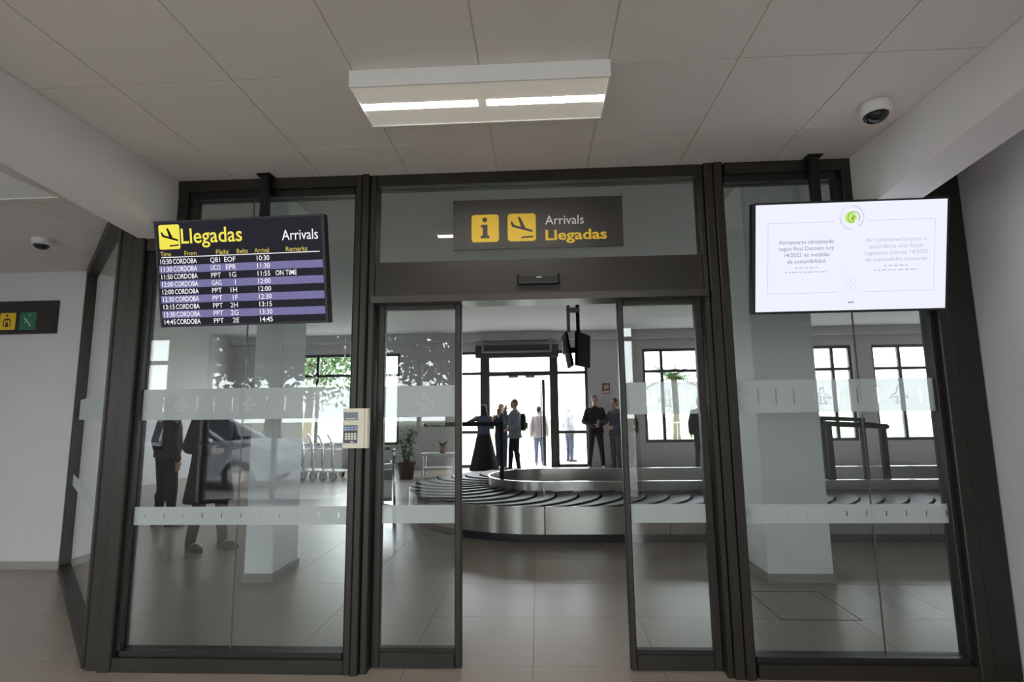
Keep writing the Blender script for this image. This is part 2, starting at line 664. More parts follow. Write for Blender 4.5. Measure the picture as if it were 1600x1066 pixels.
def band(root, x0, x1, z0, z1, y, slots, sz0, sz1, sw):
    """frosted film with clear slots cut out"""
    mb = MB()
    cur = x0
    for s in sorted(slots):
        a, b = s - sw / 2, s + sw / 2
        if a < x0 or b > x1:
            continue
        mb.add([(cur, y, z0), (a, y, z0), (a, y, z1), (cur, y, z1)], [(0, 1, 2, 3)])
        mb.add([(a, y, z0), (b, y, z0), (b, y, sz0), (a, y, sz0)], [(0, 1, 2, 3)])
        mb.add([(a, y, sz1), (b, y, sz1), (b, y, z1), (a, y, z1)], [(0, 1, 2, 3)])
        cur = b
    mb.add([(cur, y, z0), (x1, y, z0), (x1, y, z1), (cur, y, z1)], [(0, 1, 2, 3)])
    return mb.build('frosted_band', FROST, root)


def etched_plane(root, x, z, s, y, m=FROSTW):
    """small line drawing of an aircraft seen from the front/top, as thin film strokes"""
    mb = MB()

    def stroke(pts, wd=0.0045):
        for (a, b), (c, d) in zip(pts[:-1], pts[1:]):
            L = math.hypot(c - a, d - b)
            nx, nz = -(d - b) / L * wd / 2, (c - a) / L * wd / 2
            mb.add([(x + a * s + nx, y, z + b * s + nz), (x + c * s + nx, y, z + d * s + nz), (x + c * s - nx, y, z + d * s - nz), (x + a * s - nx, y, z + b * s - nz)], [(0, 1, 2, 3)])
    half = [(0.0, 0.5), (0.09, 0.42), (0.10, 0.15), (0.5, -0.08), (0.5, -0.18), (0.10, -0.06), (0.09, -0.32), (0.22, -0.42), (0.22, -0.5), (0.0, -0.43)]
    stroke(half)
    stroke([(-a, b) for a, b in half])
    return mb.build('etched_aircraft', m, root)


# left fixed bay
w1 = struct('window_1')
member(w1, 'post', -2.665, -2.585, -0.055, 0.05, 0, H)
member(w1, 'post', -2.580, X1 - 0.025, -0.075, 0.05, 0, 2.64)
member(w1, 'glazing_bead', X1 - 0.028, X1, -0.04, 0.04, GB, 2.56, 0.004, BRONZE2)
member(w1, 'bottom_rail', X1 - 0.025, X2 + 0.02, -0.07, 0.05, 0, 0.078)
member(w1, 'glazing_bead', X1, X2, -0.045, 0.04, 0.078, GB, 0.004, BRONZE2)
member(w1, 'notch_rail', X1 - 0.02, N1 - 0.0, -0.065, 0.05, 2.56, 2.64)
member(w1, 'notch_post', N1 - 0.10, N1 - 0.03, -0.068, 0.05, 2.64, H)
member(w1, 'glazing_bead', N1 - 0.03, N1, -0.045, 0.04, 2.64, GT, 0.004, BRONZE2)
member(w1, 'head_rail', N1 - 0.10, X2 + 0.02, -0.072, 0.05, GT + 0.045, H)
member(w1, 'head_bead', N1 - 0.03, X2, -0.045, 0.04, GT, GT + 0.045, 0.004, BRONZE2)
JL = -1.815
for a, b in ((X1, JL - 0.0025), (JL + 0.0025, X2)):
    if a == X1:
        MB().prism([(a, GB), (b, GB), (b, GT), (N1, GT), (N1, 2.56), (a, 2.56)], -0.006, 0.006, 'y').build('pane', GLASS, w1)
    else:
        B(a, b, -0.006, 0.006, GB, GT).build('pane', GLASS, w1)
B(JL - 0.0025, JL + 0.0025, -0.005, 0.005, GB, GT).build('glass_joint', mat('clear_silicone', (0.10, 0.11, 0.11), 0.4), w1)
UB0, UB1, LB0, LB1 = 1.463, 1.658, 0.822, 0.930
upl = [-2.40 + 0.1225 * k for k in range(1, 11)]
band(w1, X1, X2, UB0, UB1, -0.0075, [-2.335, -2.115, -2.005, -1.885, -1.66, -1.545, -1.425], 1.515, 1.605, 0.009)
band(w1, X1, X2, LB0, LB1, -0.0075, [-2.40 + 0.122 * k for k in range(0, 11)], 0.862, 0.892, 0.006)
etched_plane(w1, -2.22, 1.56, 0.085, -0.009)
etched_plane(w1, -1.315, 1.56, 0.105, -0.009)
etched_plane(w1, -1.775, 1.56, 0.085, -0.009)

# jamb between left bay and door bay
j1 = struct('trim_1')
member(j1, 'glazing_bead', X2, X2 + 0.018, -0.035, 0.04, 0, H, 0.003, BRONZE2)
member(j1, 'profile', X2 + 0.018, X2 + 0.06, -0.075, 0.05, 0, H)
member(j1, 'profile', X2 + 0.063, T1 - 0.045, -0.085, 0.05, 0, H)
member(j1, 'profile', T1 - 0.042, T1, -0.06, 0.05, 0, H)
# jamb between door bay and right bay
j2 = struct('trim_2')
member(j2, 'glazing_bead', X8 - 0.018, X8, -0.035, 0.04, 0, H, 0.003, BRONZE2)
member(j2, 'profile', X8 - 0.07, X8 - 0.018, -0.085, 0.05, 0, H)
member(j2, 'profile', T2 + 0.035, X8 - 0.073, -0.075, 0.05, 0, H)
member(j2, 'profile', T2, T2 + 0.032, -0.06, 0.05, 0, H)

# transom light over the doors
w2 = struct('window_2')
member(w2, 'head_rail', T1, T2, -0.06, 0.05, TT, H)
B(T1, T2, -0.006, 0.006, TB, TT).build('pane', GLASS, w2)
# door header
hd = struct('trim_3')
member(hd, 'header_panel', T1, T2, -0.062, 0.10, 2.218, TB, 0.005)
member(hd, 'track_cover', T1 - 0.02, T2 + 0.02, -0.092, 0.10, 2.172, 2.214, 0.006, mat('bronze_track', (0.075, 0.068, 0.058), 0.3, metal=0.7, noise=0.05))


# sliding leaves
def leaf(name, x0, x1, g0, g1, slots):
    r = struct(name)
    member(r, 'stile', x0, g0, 0.005, 0.055, 0.008, 2.171)
    member(r, 'stile', g1, x1, 0.005, 0.055, 0.008, 2.171)
    member(r, 'bottom_rail', g0, g1, 0.005, 0.055, 0.008, 0.090)
    member(r, 'glazing_bead', g0, g1, 0.014, 0.05, 0.090, DB, 0.003, BRONZE2)
    member(r, 'top_rail', g0, g1, 0.005, 0.055, DT, 2.171)
    B(g0, g1, 0.024, 0.036, DB, DT).build('pane', GLASS, r)
    band(r, g0, g1, UB0, UB1, 0.0225, slots, 1.515, 1.605, 0.008)
    band(r, g0, g1, LB0, LB1, 0.0225, [], 0.86, 0.89, 0.006)
    etched_plane(r, (g0 + g1) / 2 + 0.03, 1.56, 0.11, 0.021)
    return r


leaf('door_1', T1 + 0.004, -0.428, X3, X4, [])
leaf('door_2', 0.553, T2 - 0.004, X6, X7, [0.72, 0.755, 0.945, 0.98])

# right fixed bay
w3 = struct('window_3')
member(w3, 'bottom_rail', X8, X9 + 0.03, -0.07, 0.05, 0, 0.078)
member(w3, 'glazing_bead', X8, X9, -0.045, 0.04, 0.078, GB, 0.004, BRONZE2)
member(w3, 'glazing_bead', X9, X9 + 0.03, -0.04, 0.04, GB, 2.56, 0.004, BRONZE2)
member(w3, 'post', X9 + 0.03, X9 + 0.105, -0.075, 0.05, 0, H)
member(w3, 'post', X9 + 0.108, XW - 0.004, -0.06, 0.05, 0, H)
member(w3, 'notch_rail', N2, X9 + 0.03, -0.065, 0.05, 2.56, 2.64)
member(w3, 'notch_post', N2 + 0.025, N2 + 0.085, -0.068, 0.05, 2.64, H)
member(w3, 'glazing_bead', N2, N2 + 0.025, -0.045, 0.04, 2.64, GT, 0.004, BRONZE2)
member(w3, 'head_rail', X8, N2 + 0.085, -0.072, 0.05, GT + 0.045, H)
member(w3, 'head_bead', X8, N2, -0.045, 0.04, GT, GT + 0.045, 0.004, BRONZE2)
JR = 1.975
B(X8, N2, -0.006, 0.006, 2.56, GT).build('pane', GLASS, w3)
for a, b in ((X8, JR - 0.0025), (JR + 0.0025, X9)):
    B(a, b, -0.006, 0.006, GB, 2.56).build('pane', GLASS, w3)
B(JR - 0.0025, JR + 0.0025, -0.005, 0.005, GB, 2.56).build('glass_joint', MATS['clear_silicone'], w3)
band(w3, X8, X9, UB0, UB1, -0.0075, [1.375, 1.48, 1.585, 1.845, 1.955, 2.075, 2.32], 1.515, 1.605, 0.009)
band(w3, X8, X9, LB0, LB1, -0.0075, [1.27 + 0.112 * k for k in range(0, 11)], 0.862, 0.892, 0.006)
etched_plane(w3, 1.285, 1.56, 0.085, -0.009)
etched_plane(w3, 1.75, 1.56, 0.10, -0.009)
etched_plane(w3, 2.195, 1.56, 0.105, -0.009)

# slanted side bay running back to the left wall (local x along the bay)
L4 = math.hypot(4.65 - 2.66, 1.95)
w4 = struct('window_4')
w4.location = (-2.665, 0.0, 0)
w4.rotation_euler = (0, 0, math.pi - math.atan2(1.95, 4.65 - 2.66))
member(w4, 'post', 0.0, 0.07, -0.05, 0.05, 0, H)
member(w4, 'post', L4 - 0.16, L4 - 0.02, -0.06, 0.05, 0, H)
member(w4, 'bottom_rail', 0.07, L4 - 0.16, -0.05, 0.05, 0, 0.085)
member(w4, 'head_rail', 0.07, L4 - 0.16, -0.05, 0.05, H - 0.10, H)
B(0.07, L4 - 0.16, -0.006, 0.006, 0.085, H - 0.10).build('pane', GLASS, w4)
for q0, q1 in ((UB0, UB1), (LB0, LB1)):
    MB().add([(0.07, 0.0075, q0), (L4 - 0.16, 0.0075, q0), (L4 - 0.16, 0.0075, q1), (0.07, 0.0075, q1)], [(0, 1, 2, 3)]).build('frosted_band', FROST, w4)

# columns of the baggage hall
SKT = MATS['skirting_tile']
COLW = mat('column_white_paint', (0.84, 0.86, 0.89), 0.6, noise=0.02)
for nm, x0, x1, y0, y1 in (('column_left', -2.63, -2.365, 1.575, 2.08), ('column_right', 2.005, 2.555, 1.60, 2.10)):
    c = struct(nm, MB().cbox(x0, x1, y0, y1, 0, HH, 0.008), COLW)
    MB().box(x0 - 0.012, x1 + 0.012, y0 - 0.012, y0, 0, 0.075).box(x0 - 0.012, x1 + 0.012, y1, y1 + 0.012, 0, 0.075).box(x0 - 0.012, x0, y0, y1, 0, 0.075).box(x1, x1 + 0.012, y0, y1, 0, 0.075).build('skirting', SKT, c)

# ------------------------------------------------------------------ door sensor, signs, keypad
sn = thing('door_sensor', 'slim black motion sensor on the header above the sliding doors', 'sensor', (0.064, -0.062, 2.27))
MB().cbox(-0.131, 0.131, -0.045, 0, 0, 0.06, 0.012).build('housing', BLACK, sn)
B(-0.115, 0.115, -0.049, -0.045, 0.012, 0.044).build('lens', mat('sensor_lens', (0.03, 0.03, 0.03), 0.15), sn)
B(-0.012, 0.022, -0.0505, -0.049, 0.034, 0.039).build('status_mark', SIGNWH, sn)

sg = thing('arrivals_sign', 'dark sign with yellow pictograms reading Arrivals Llegadas on the transom glass', 'sign', (0.065, -0.008, 2.52))
B(-0.542, 0.542, -0.022, 0, 0, 0.328).build('sign_panel', SIGNBK, sg)
YS = -0.022
MB().prism(rrect(-0.422, -0.247, 0.045, 0.228, 0.02), YS - 0.001, YS, 'y').build('information_tile', YELLOW, sg)
i_ = MB()
i_.prism([(-0.337 + 0.016 * math.cos(a * math.pi / 8), 0.193 + 0.016 * math.sin(a * math.pi / 8)) for a in range(16)], YS - 0.002, YS - 0.001, 'y')
i_.prism([(-0.362, 0.160), (-0.320, 0.160), (-0.320, 0.088), (-0.308, 0.088), (-0.308, 0.070), (-0.364, 0.070), (-0.364, 0.088), (-0.351, 0.088), (-0.351, 0.143), (-0.362, 0.143)], YS - 0.002, YS - 0.001, 'y')
i_.build('information_pictogram', SIGNBK, sg)
MB().prism(rrect(-0.190, -0.010, 0.045, 0.228, 0.02), YS - 0.001, YS, 'y').build('arrivals_tile', YELLOW, sg)
plane_icon(MB(), -0.190, 0.045, 0.18, YS - 0.001).build('aircraft_pictogram', SIGNBK, sg)
text_mesh('Arrivals', 0.050, 0.150, 0.060, YS, width=0.245).build('lettering', SIGNWH, sg)
text_mesh('Llegadas', 0.050, 0.048, 0.066, YS, bold=0.022, width=0.388).build('lettering', YELLOW, sg)

kp = thing('access_keypad', 'cream keypad with display and buttons fixed to the partition jamb', 'keypad', (-1.045, -0.085, 1.285))
MB().cbox(-0.080, 0.075, -0.045, 0, 0, 0.235, 0.006).build('housing', CREAM, kp)
B(0.052, 0.056, -0.0455, -0.04, 0.0, 0.235).build('cover_seam', mat('keypad_seam', (0.35, 0.31, 0.25), 0.6), kp)
B(-0.072, 0.012, -0.047, -0.045, 0.165, 0.213).build('display', mat('keypad_display', (0.03, 0.045, 0.06), 0.2), kp)
B(-0.064, 0.004, -0.048, -0.047, 0.171, 0.177).build('display_line', mat('display_line', (0.5, 0.5, 0.5), 0.4), kp)
B(-0.072, 0.012, -0.047, -0.045, 0.030, 0.135).build('key_field', mat('keypad_field', (0.04, 0.04, 0.07), 0.4), kp)
KEYB = mat('key_blue', (0.35, 0.48, 0.70), 0.4)
KEYW = mat('key_white', (0.72, 0.70, 0.60), 0.4)
for r in range(2):
    for c in range(4):
        B(-0.068 + c * 0.0205, -0.052 + c * 0.0205, -0.050, -0.047, 0.105 + r * 0.013, 0.115 + r * 0.013).build('key', KEYB, kp)
for r in range(3):
    for c in range(4):
        B(-0.062 + c * 0.018, -0.048 + c * 0.018, -0.050, -0.047, 0.050 + r * 0.014, 0.061 + r * 0.014).build('key', KEYW, kp)
B(-0.030, -0.012, -0.0475, -0.047, 0.035, 0.041).build('maker_mark', KEYW, kp)

# emergency sign on the left wall
es = thing('direction_sign', 'black sign with yellow and green pictograms high on the left wall', 'sign', (-5.42, 1.95, 2.36))
B(-0.75, 0.44, -0.03, 0, 0, 0.35).build('sign_panel', SIGNBK, es)
MB().prism(rrect(-0.175, 0.00, 0.045, 0.225, 0.012), -0.031, -0.03, 'y').build('lift_tile', YELLOW, es)
g = MB()
g.prism([(-0.098 + 0.013 * math.cos(a * math.pi / 6), 0.196 + 0.013 * math.sin(a * math.pi / 6)) for a in range(12)], -0.032, -0.031, 'y')
for a in ([(-0.135, 0.075), (-0.125, 0.075), (-0.125, 0.150), (-0.135, 0.150)], [(-0.062, 0.075), (-0.052, 0.075), (-0.052, 0.150), (-0.062, 0.150)], [(-0.135, 0.145), (-0.052, 0.145), (-0.07, 0.165), (-0.118, 0.165)], [(-0.113, 0.075), (-0.073, 0.075), (-0.083, 0.13), (-0.103, 0.13)]):
    g.prism(a, -0.032, -0.031, 'y')
g.build('person_pictogram', SIGNBK, es)
MB().prism(rrect(0.045, 0.225, 0.040, 0.228, 0.012), -0.031, -0.03, 'y').build('exit_tile', GREEN, es)
g = MB()
for a in ([(0.085, 0.165), (0.098, 0.178), (0.178, 0.088), (0.165, 0.075)], [(0.098, 0.12), (0.108, 0.112), (0.135, 0.15), (0.125, 0.158)], [(0.14, 0.185), (0.165, 0.195), (0.168, 0.205), (0.14, 0.197)]):
    g.prism(a, -0.032, -0.031, 'y')
g.build('running_pictogram', mat('sign_pale_green', (0.35, 0.55, 0.30), 0.5), es)
MB().prism(rrect(-0.40, -0.225, 0.045, 0.225, 0.012), -0.031, -0.03, 'y').build('blank_tile', mat('sign_violet', (0.22, 0.16, 0.36), 0.5), es)

# ------------------------------------------------------------------ hanging screens
SCR_BG = emit_mat('display_ground', (0.024, 0.022, 0.030), em(1.0))
STRIPE = emit_mat('display_stripe', (0.19, 0.18, 0.36), em(1.0))
TXTW = emit_mat('display_white', (0.95, 0.93, 1.0), em(1.1))
TXTY = emit_mat('display_yellow', (0.90, 0.80, 0.10), em(1.0))
TXTO = emit_mat('display_ochre', (0.62, 0.52, 0.10), em(1.0))


def hang_screen(name, label, loc, sx, sz, tilt, yaw, mx, pole_top):
    t = thing(name, label, 'screen', loc, yaw)
    t.rotation_euler = (tilt, 0, yaw)      # top leans towards the viewer
    rot = None
    MB().cbox(-sx / 2, sx / 2, 0.0, 0.07, 0, sz, 0.01).build('housing', BLACK, t, rot=rot)
    fr = MB().box(-sx / 2, -sx / 2 + 0.012, -0.004, 0, 0, sz).box(sx / 2 - 0.012, sx / 2, -0.004, 0, 0, sz).box(-sx / 2 + 0.012, sx / 2 - 0.012, -0.004, 0, 0, 0.014).box(-sx / 2 + 0.012, sx / 2 - 0.012, -0.004, 0, sz - 0.012, sz)
    fr.build('bezel', BLACK, t, rot=rot)
    back = (-tilt, 0, 0)
    MB().cbox(mx - 0.026, mx + 0.026, 0.035, 0.085, sz * 0.45, pole_top - loc[2], 0.008).build('mount_pole', BLKMET, t, rot=back)
    B(mx - 0.045, mx + 0.045, 0.015, 0.105, pole_top - loc[2] - 0.008, pole_top - loc[2]).build('ceiling_plate', BLKMET, t, rot=back)
    B(mx - 0.10, mx + 0.10, 0.06, 0.10, sz * 0.3, sz * 0.6).build('bracket', BLKMET, t)
    return t, rot


TILT = math.radians(11)
SX, SZ = 1.080, 0.652
ls, rot = hang_screen('arrivals_display', 'black flight board listing Llegadas Arrivals in yellow and white, hung from the ceiling', (-1.748, -0.165, 2.036), SX, SZ, TILT, math.radians(-2.5), 0.062, H - 0.002)
B(-SX / 2 + 0.012, SX / 2 - 0.012, -0.002, 0, 0.014, SZ - 0.012).build('screen_panel', SCR_BG, ls, rot=rot)
u0_, u1_ = -SX / 2 + 0.015, SX / 2 - 0.015
WU = u1_ - u0_


def lu(f):
    return u0_ + f * WU


def lz(f):       # f measured from the top
    return SZ * (1 - f)


RH = 0.0712
top = 0.345
for k in range(9):
    if k % 2 == 1:
        B(lu(0.0), lu(1.0), -0.003, -0.002, lz(top + RH * (k + 1)), lz(top + RH * k)).build('row_stripe', STRIPE, ls)
B(lu(0.02), lu(0.985), -0.004, -0.003, lz(top - 0.001), lz(top - 0.008)).build('header_rule', TXTW, ls)
MB().prism(rrect(lu(0.012), lu(0.142), lz(0.265), lz(0.035), 0.012), -0.0035, -0.003, 'y').build('arrivals_tile', TXTY, ls)
plane_icon(MB(), lu(0.012), lz(0.262), 0.142, -0.0036).build('aircraft_pictogram', emit_mat('display_black', (0.012, 0.012, 0.012), em(1)), ls)
text_mesh('Llegadas', lu(0.150), lz(0.215), 0.090, -0.003, bold=0.01, width=0.375 * WU).build('lettering', TXTY, ls)
text_mesh('Arrivals', lu(0.765), lz(0.225), 0.062, -0.003, width=0.215 * WU).build('lettering', TXTW, ls)
for tx, f, wd in (('Time', 0.015, 0.065), ('From', 0.165, 0.075), ('Flight', 0.36, 0.078), ('Belts', 0.487, 0.068), ('Arrival', 0.595, 0.088), ('Remarks', 0.785, 0.128)):
    text_mesh(tx, lu(f), lz(top - 0.016), 0.028, -0.003, bold=0.006, width=wd * WU).build('column_heading', TXTO, ls)
ROWS = [('10:30', 'QB1', 'EOF', '10:30', ''), ('11:30', 'UCO', 'EPR', '11:30', ''), ('11:50', 'PPT', '1G', '11:55', 'ON TIME'), ('12:00', 'GAG', '1', '12:00', ''),
        ('12:00', 'PPT', '1H', '12:00', ''), ('12:30', 'PPT', '1F', '12:30', ''), ('13:15', 'PPT', '2H', '13:15', ''), ('13:30', 'PPT', '2G', '13:30', ''), ('14:45', 'PPT', '2E', '14:45', '')]
for k, (a, b, c, d, e) in enumerate(ROWS):
    zz = lz(top + RH * (k + 1) - 0.014)
    hh = 0.030
    def cell(nm, tx, f, **kw):
        text_mesh(tx, lu(f), zz, hh, -0.0035, **kw).build(nm, TXTW, ls)
    cell('time_lettering', a, 0.012, bold=0.006, width=0.070 * WU)
    cell('origin_lettering', 'CORDOBA', 0.090, bold=0.006, width=0.148 * WU)
    cell('flight_lettering', b, 0.322, width=0.060 * WU)
    cell('belt_lettering', c, 0.478, align='RIGHT')
    cell('arrival_lettering', d, 0.607, bold=0.004, width=0.076 * WU)
    if e:
        cell('remark_lettering', e, 0.715, bold=0.006, width=0.128 * WU)

RX, RZ = 1.086, 0.645
rs, rot = hang_screen('information_screen', 'bright white information screen with a round green leaf emblem, hung from the ceiling', (1.862, -0.165, 2.036), RX, RZ, TILT, math.radians(-0.8), -0.095, H - 0.002)
B(-RX / 2 + 0.012, RX / 2 - 0.012, -0.002, 0, 0.014, RZ - 0.012).build('screen_panel', emit_mat('screen_white', (0.86, 0.87, 1.0), em(1.02)), rs)
GRY = emit_mat('screen_grey_ink', (0.30, 0.29, 0.38), em(1))
GRYL = emit_mat('screen_pale_ink', (0.55, 0.54, 0.66), em(1))
LINE = emit_mat('screen_line', (0.60, 0.60, 0.70), em(1))


def ru(f):
    return -RX / 2 + f * RX


def rz_(f):
    return RZ * (1 - f)


ln = MB()
for a, b, c, d in ((0.075, 0.42, 0.185, 0.189), (0.585, 0.93, 0.185, 0.189), (0.075, 0.44, 0.815, 0.819), (0.565, 0.93, 0.815, 0.819), (0.075, 0.077, 0.185, 0.819), (0.928, 0.93, 0.185, 0.819)):
    ln.box(ru(a), ru(b), -0.003, -0.0025, rz_(d), rz_(c))
ln.build('frame_line', LINE, rs)
for txts, fx, ink in ((('Aeropuerto climatizado', 'según Real Decreto Ley', '14/2022 de medidas', 'de sostenibilidad'), 0.275, GRY),
                      (('Air conditioned airport in', 'accordance with Royal', 'Legislative Decree 14/2022', 'on sustainability measures'), 0.735, GRYL)):
    for k, tx in enumerate(txts):
        text_mesh(tx, ru(fx), rz_(0.375 + 0.0575 * k), 0.0225, -0.0025, align='CENTER', bold=0.004).build('lettering', ink, rs)
    dash = MB()
    random.seed(3)
    for row, (zf, half) in enumerate(((0.590, 0.06), (0.628, 0.11))):
        x = fx - half
        while x < fx + half:
            wd = random.uniform(0.010, 0.03)
            dash.box(ru(x), ru(min(x + wd, fx + half)), -0.003, -0.0025, rz_(zf + 0.005), rz_(zf - 0.005))
            x += wd + 0.008
    dash.build('small_print', GRYL, rs)
ec = (ru(0.508), rz_(0.155))
MB().prism([(ec[0] - 0.006 + 0.034 * math.cos(a * math.pi / 16), ec[1] + 0.034 * math.sin(a * math.pi / 16)) for a in range(32)], -0.003, -0.0025, 'y').build('emblem_disc', emit_mat('emblem_green', (0.62, 0.92, 0.22), em(0.95)), rs)
em_ = MB()
for a in range(22):
    t0, t1 = math.radians(-35 + a * 13), math.radians(-35 + (a + 1) * 13)
    P = [(ec[0] + 0.010 + rad * math.cos(q), ec[1] + rad * math.sin(q)) for rad, q in ((0.031, t0), (0.031, t1), (0.034, t1), (0.034, t0))]
    em_.prism(P, -0.0036, -0.003, 'y')
for a in ([(0.0, -0.030), (0.003, -0.030), (0.003, 0.018), (0.0, 0.018)], [(0.003, -0.008), (0.016, 0.006), (0.014, 0.010), (0.003, -0.002)], [(0.0, -0.014), (-0.010, -0.002), (-0.008, 0.001), (0.0, -0.008)]):
    em_.prism([(ec[0] + 0.004 + p[0], ec[1] + p[1]) for p in a], -0.0036, -0.003, 'y')
em_.build('emblem_leaf', emit_mat('emblem_dark', (0.05, 0.14, 0.04), em(1)), rs)
ring = 'SOSTENIBILIDAD - SUSTAINABILITY - '
rg = MB()
for k, ch in enumerate(ring):
    if ch == ' ':
        continue
    q = text_mesh(ch, 0, 0, 0.011, 0, align='CENTER')
    th = math.pi / 2 - 2 * math.pi * k / len(ring)
    ca, sa = math.cos(th - math.pi / 2), math.sin(th - math.pi / 2)
    rg.add([(ec[0] + 0.060 * math.cos(th) + p[0] * ca - p[2] * sa, -0.003, ec[1] + 0.060 * math.sin(th) + p[0] * sa + p[2] * ca) for p in q.v], q.f)
rg.build('ring_lettering', GRY, rs)
fo = MB()
for cx, cz in ((-0.016, 0.016), (0.016, 0.016), (-0.016, -0.016), (0.016, -0.016)):
    c0 = (ru(0.505) + cx, rz_(0.745) + cz)
    for a in range(12):
        t0, t1 = math.radians(a * 30), math.radians(a * 30 + 30)
        fo.prism([(c0[0] + rad * math.cos(q), c0[1] + rad * math.sin(q)) for rad, q in ((0.0135, t0), (0.0135, t1), (0.0155, t1), (0.0155, t0))], -0.003, -0.0025, 'y')
fo.build('clover_mark', emit_mat('clover_pale', (0.62, 0.78, 0.70), em(1)), rs)
text_mesh('aena', ru(0.507), rz_(0.915), 0.013, -0.0025, align='CENTER', bold=0.02).build('logo_lettering', emit_mat('logo_ink', (0.10, 0.12, 0.10), em(1)), rs)

# ------------------------------------------------------------------ ceiling lamps and dome cameras
LED = emit_mat('led_strip', (1.0, 0.93, 0.83), 27.0)
DIFF = mat('lamp_diffuser', (0.80, 0.78, 0.72), 0.5, emit=(1.0, 0.92, 0.80), estr=0.06)


def ceiling_lamp(label, x0, x1, y0, y1, lit):
    t = thing('ceiling_lamp', label, 'lamp', ((x0 + x1) / 2, (y0 + y1) / 2, H - 0.085))
    hx, hy = (x1 - x0) / 2, (y1 - y0) / 2
    # tray: sides and recessed diffuser
    MB().box(-hx, hx, -hy, -hy + 0.008, 0, 0.082).box(-hx, hx, hy - 0.008, hy, 0, 0.082).box(-hx, -hx + 0.008, -hy + 0.008, hy - 0.008, 0, 0.082).box(hx - 0.008, hx, -hy + 0.008, hy - 0.008, 0, 0.082).build('frame', LAMPW, t)
    B(-hx + 0.008, hx - 0.008, -hy + 0.008, hy - 0.008, 0.0052, 0.03).build('diffuser', DIFF if lit else LAMPW, t)
    for s in (-1, 1):
        B(min(s * 0.022, s * (hx - 0.015)), max(s * 0.022, s * (hx - 0.015)), -0.024, 0.024, 0.0045, 0.006).build('led_strip', LED if lit else LAMPW, t)
    return t


ceiling_lamp('lit surface ceiling lamp with two glowing strips above the doors', -0.775, 0.395, -1.115, -0.775, True)
ceiling_lamp('added fill lamp on the ceiling behind the camera, nearest the entrance glazing', -0.775, 0.395, -4.87, -4.53, True)  # unseen extra lamp, added to brighten the arrivals side
ceiling_lamp('unlit white ceiling lamp beyond the left beam', -4.30, -3.12, -0.46, -0.06, False)


def dome_camera(label, loc):
    t = thing('dome_camera', label, 'camera', loc, group='dome cameras on the ceiling')
    MB().rings([(0, 0, 0, 0.070, 0.070), (0, 0, -0.006, 0.074, 0.074), (0, 0, -0.050, 0.070, 0.070), (0, 0, -0.058, 0.062, 0.062)], 28).build('housing', WHITEP, t, True)
    MB().rings([(0, 0, -0.056, 0.058, 0.058), (0, 0, -0.072, 0.054, 0.054), (0, 0, -0.088, 0.038, 0.038), (0, 0, -0.096, 0.015, 0.015)], 24).build('dome', mat('smoked_dome', (0.01, 0.01, 0.012), 0.08), t, True)
    MB().ell((0.012, -0.02, -0.084), (0.015, 0.015, 0.015), 8, 12).build('lens', mat('camera_lens', (0.02, 0.025, 0.03), 0.05), t, True)


dome_camera('white dome camera on the ceiling beside the right beam', (1.80, -0.665, H - 0.002))
dome_camera('white dome camera on the ceiling near the left wall sign', (-4.22, 0.93, H - 0.002))

# ------------------------------------------------------------------ baggage carousel
RC = thing('baggage_carousel', 'long oval baggage carousel with steel skirt and overlapping black plates', 'carousel', (0, 0, 0))
CX0, CX1, CYC = 0.10, 7.6, 4.95
RO, RI = 2.00, 0.84


def oval(s, rad):
    """point on the racetrack of radius rad; s in 0..1 by centre-line length; returns x, y, tangent angle"""
    rm = (RO + RI) / 2
    Ls, La = CX1 - CX0, math.pi * rm
    T = 2 * Ls + 2 * La
    d = (s % 1.0) * T
    if d < Ls:                          # front straight, running to -x
        return CX1 - d, CYC - rad
    d -= Ls
    if d < La:
        a = -math.pi / 2 - d / rm
        return CX0 + rad * math.cos(a), CYC + rad * math.sin(a)
    d -= La
    if d < Ls:
        return CX0 + d, CYC + rad
    d -= Ls
    a = math.pi / 2 - d / rm
    return CX1 + rad * math.cos(a), CYC + rad * math.sin(a)


OVT = 2 * (CX1 - CX0) + 2 * math.pi * (RO + RI) / 2


def ribbon(mb, s0, s1, ra, za, rb, zb, n=6, th=0.0):
    v = []
    for i in range(n + 1):
        s = s0 + (s1 - s0) * i / n
        v.append((*oval(s, ra), za))
        v.append((*oval(s, rb), zb))
    mb.add(v, [(2 * i, 2 * i + 1, 2 * i + 3, 2 * i + 2) for i in range(n)])
    return mb


def curved_panel(nm, s0, s1, r_in, r_out, z0, z1, m, n=8):
    mb = MB()
    v = []
    for i in range(n + 1):
        s = s0 + (s1 - s0) * i / n
        for rad, z in ((r_out, z0), (r_out, z1), (r_in, z1), (r_in, z0)):
            v.append((*oval(s, rad), z))
    f = []
    for i in range(n):
        for k in range(4):
            a, b = i * 4 + k, i * 4 + (k + 1) % 4
            f.append((a, b, b + 4, a + 4))
    f += [(0, 1, 2, 3), (4 * n, 4 * n + 3, 4 * n + 2, 4 * n + 1)]
    mb.add(v, f)
    return smooth_by_angle(mb.build(nm, m, RC), 35)


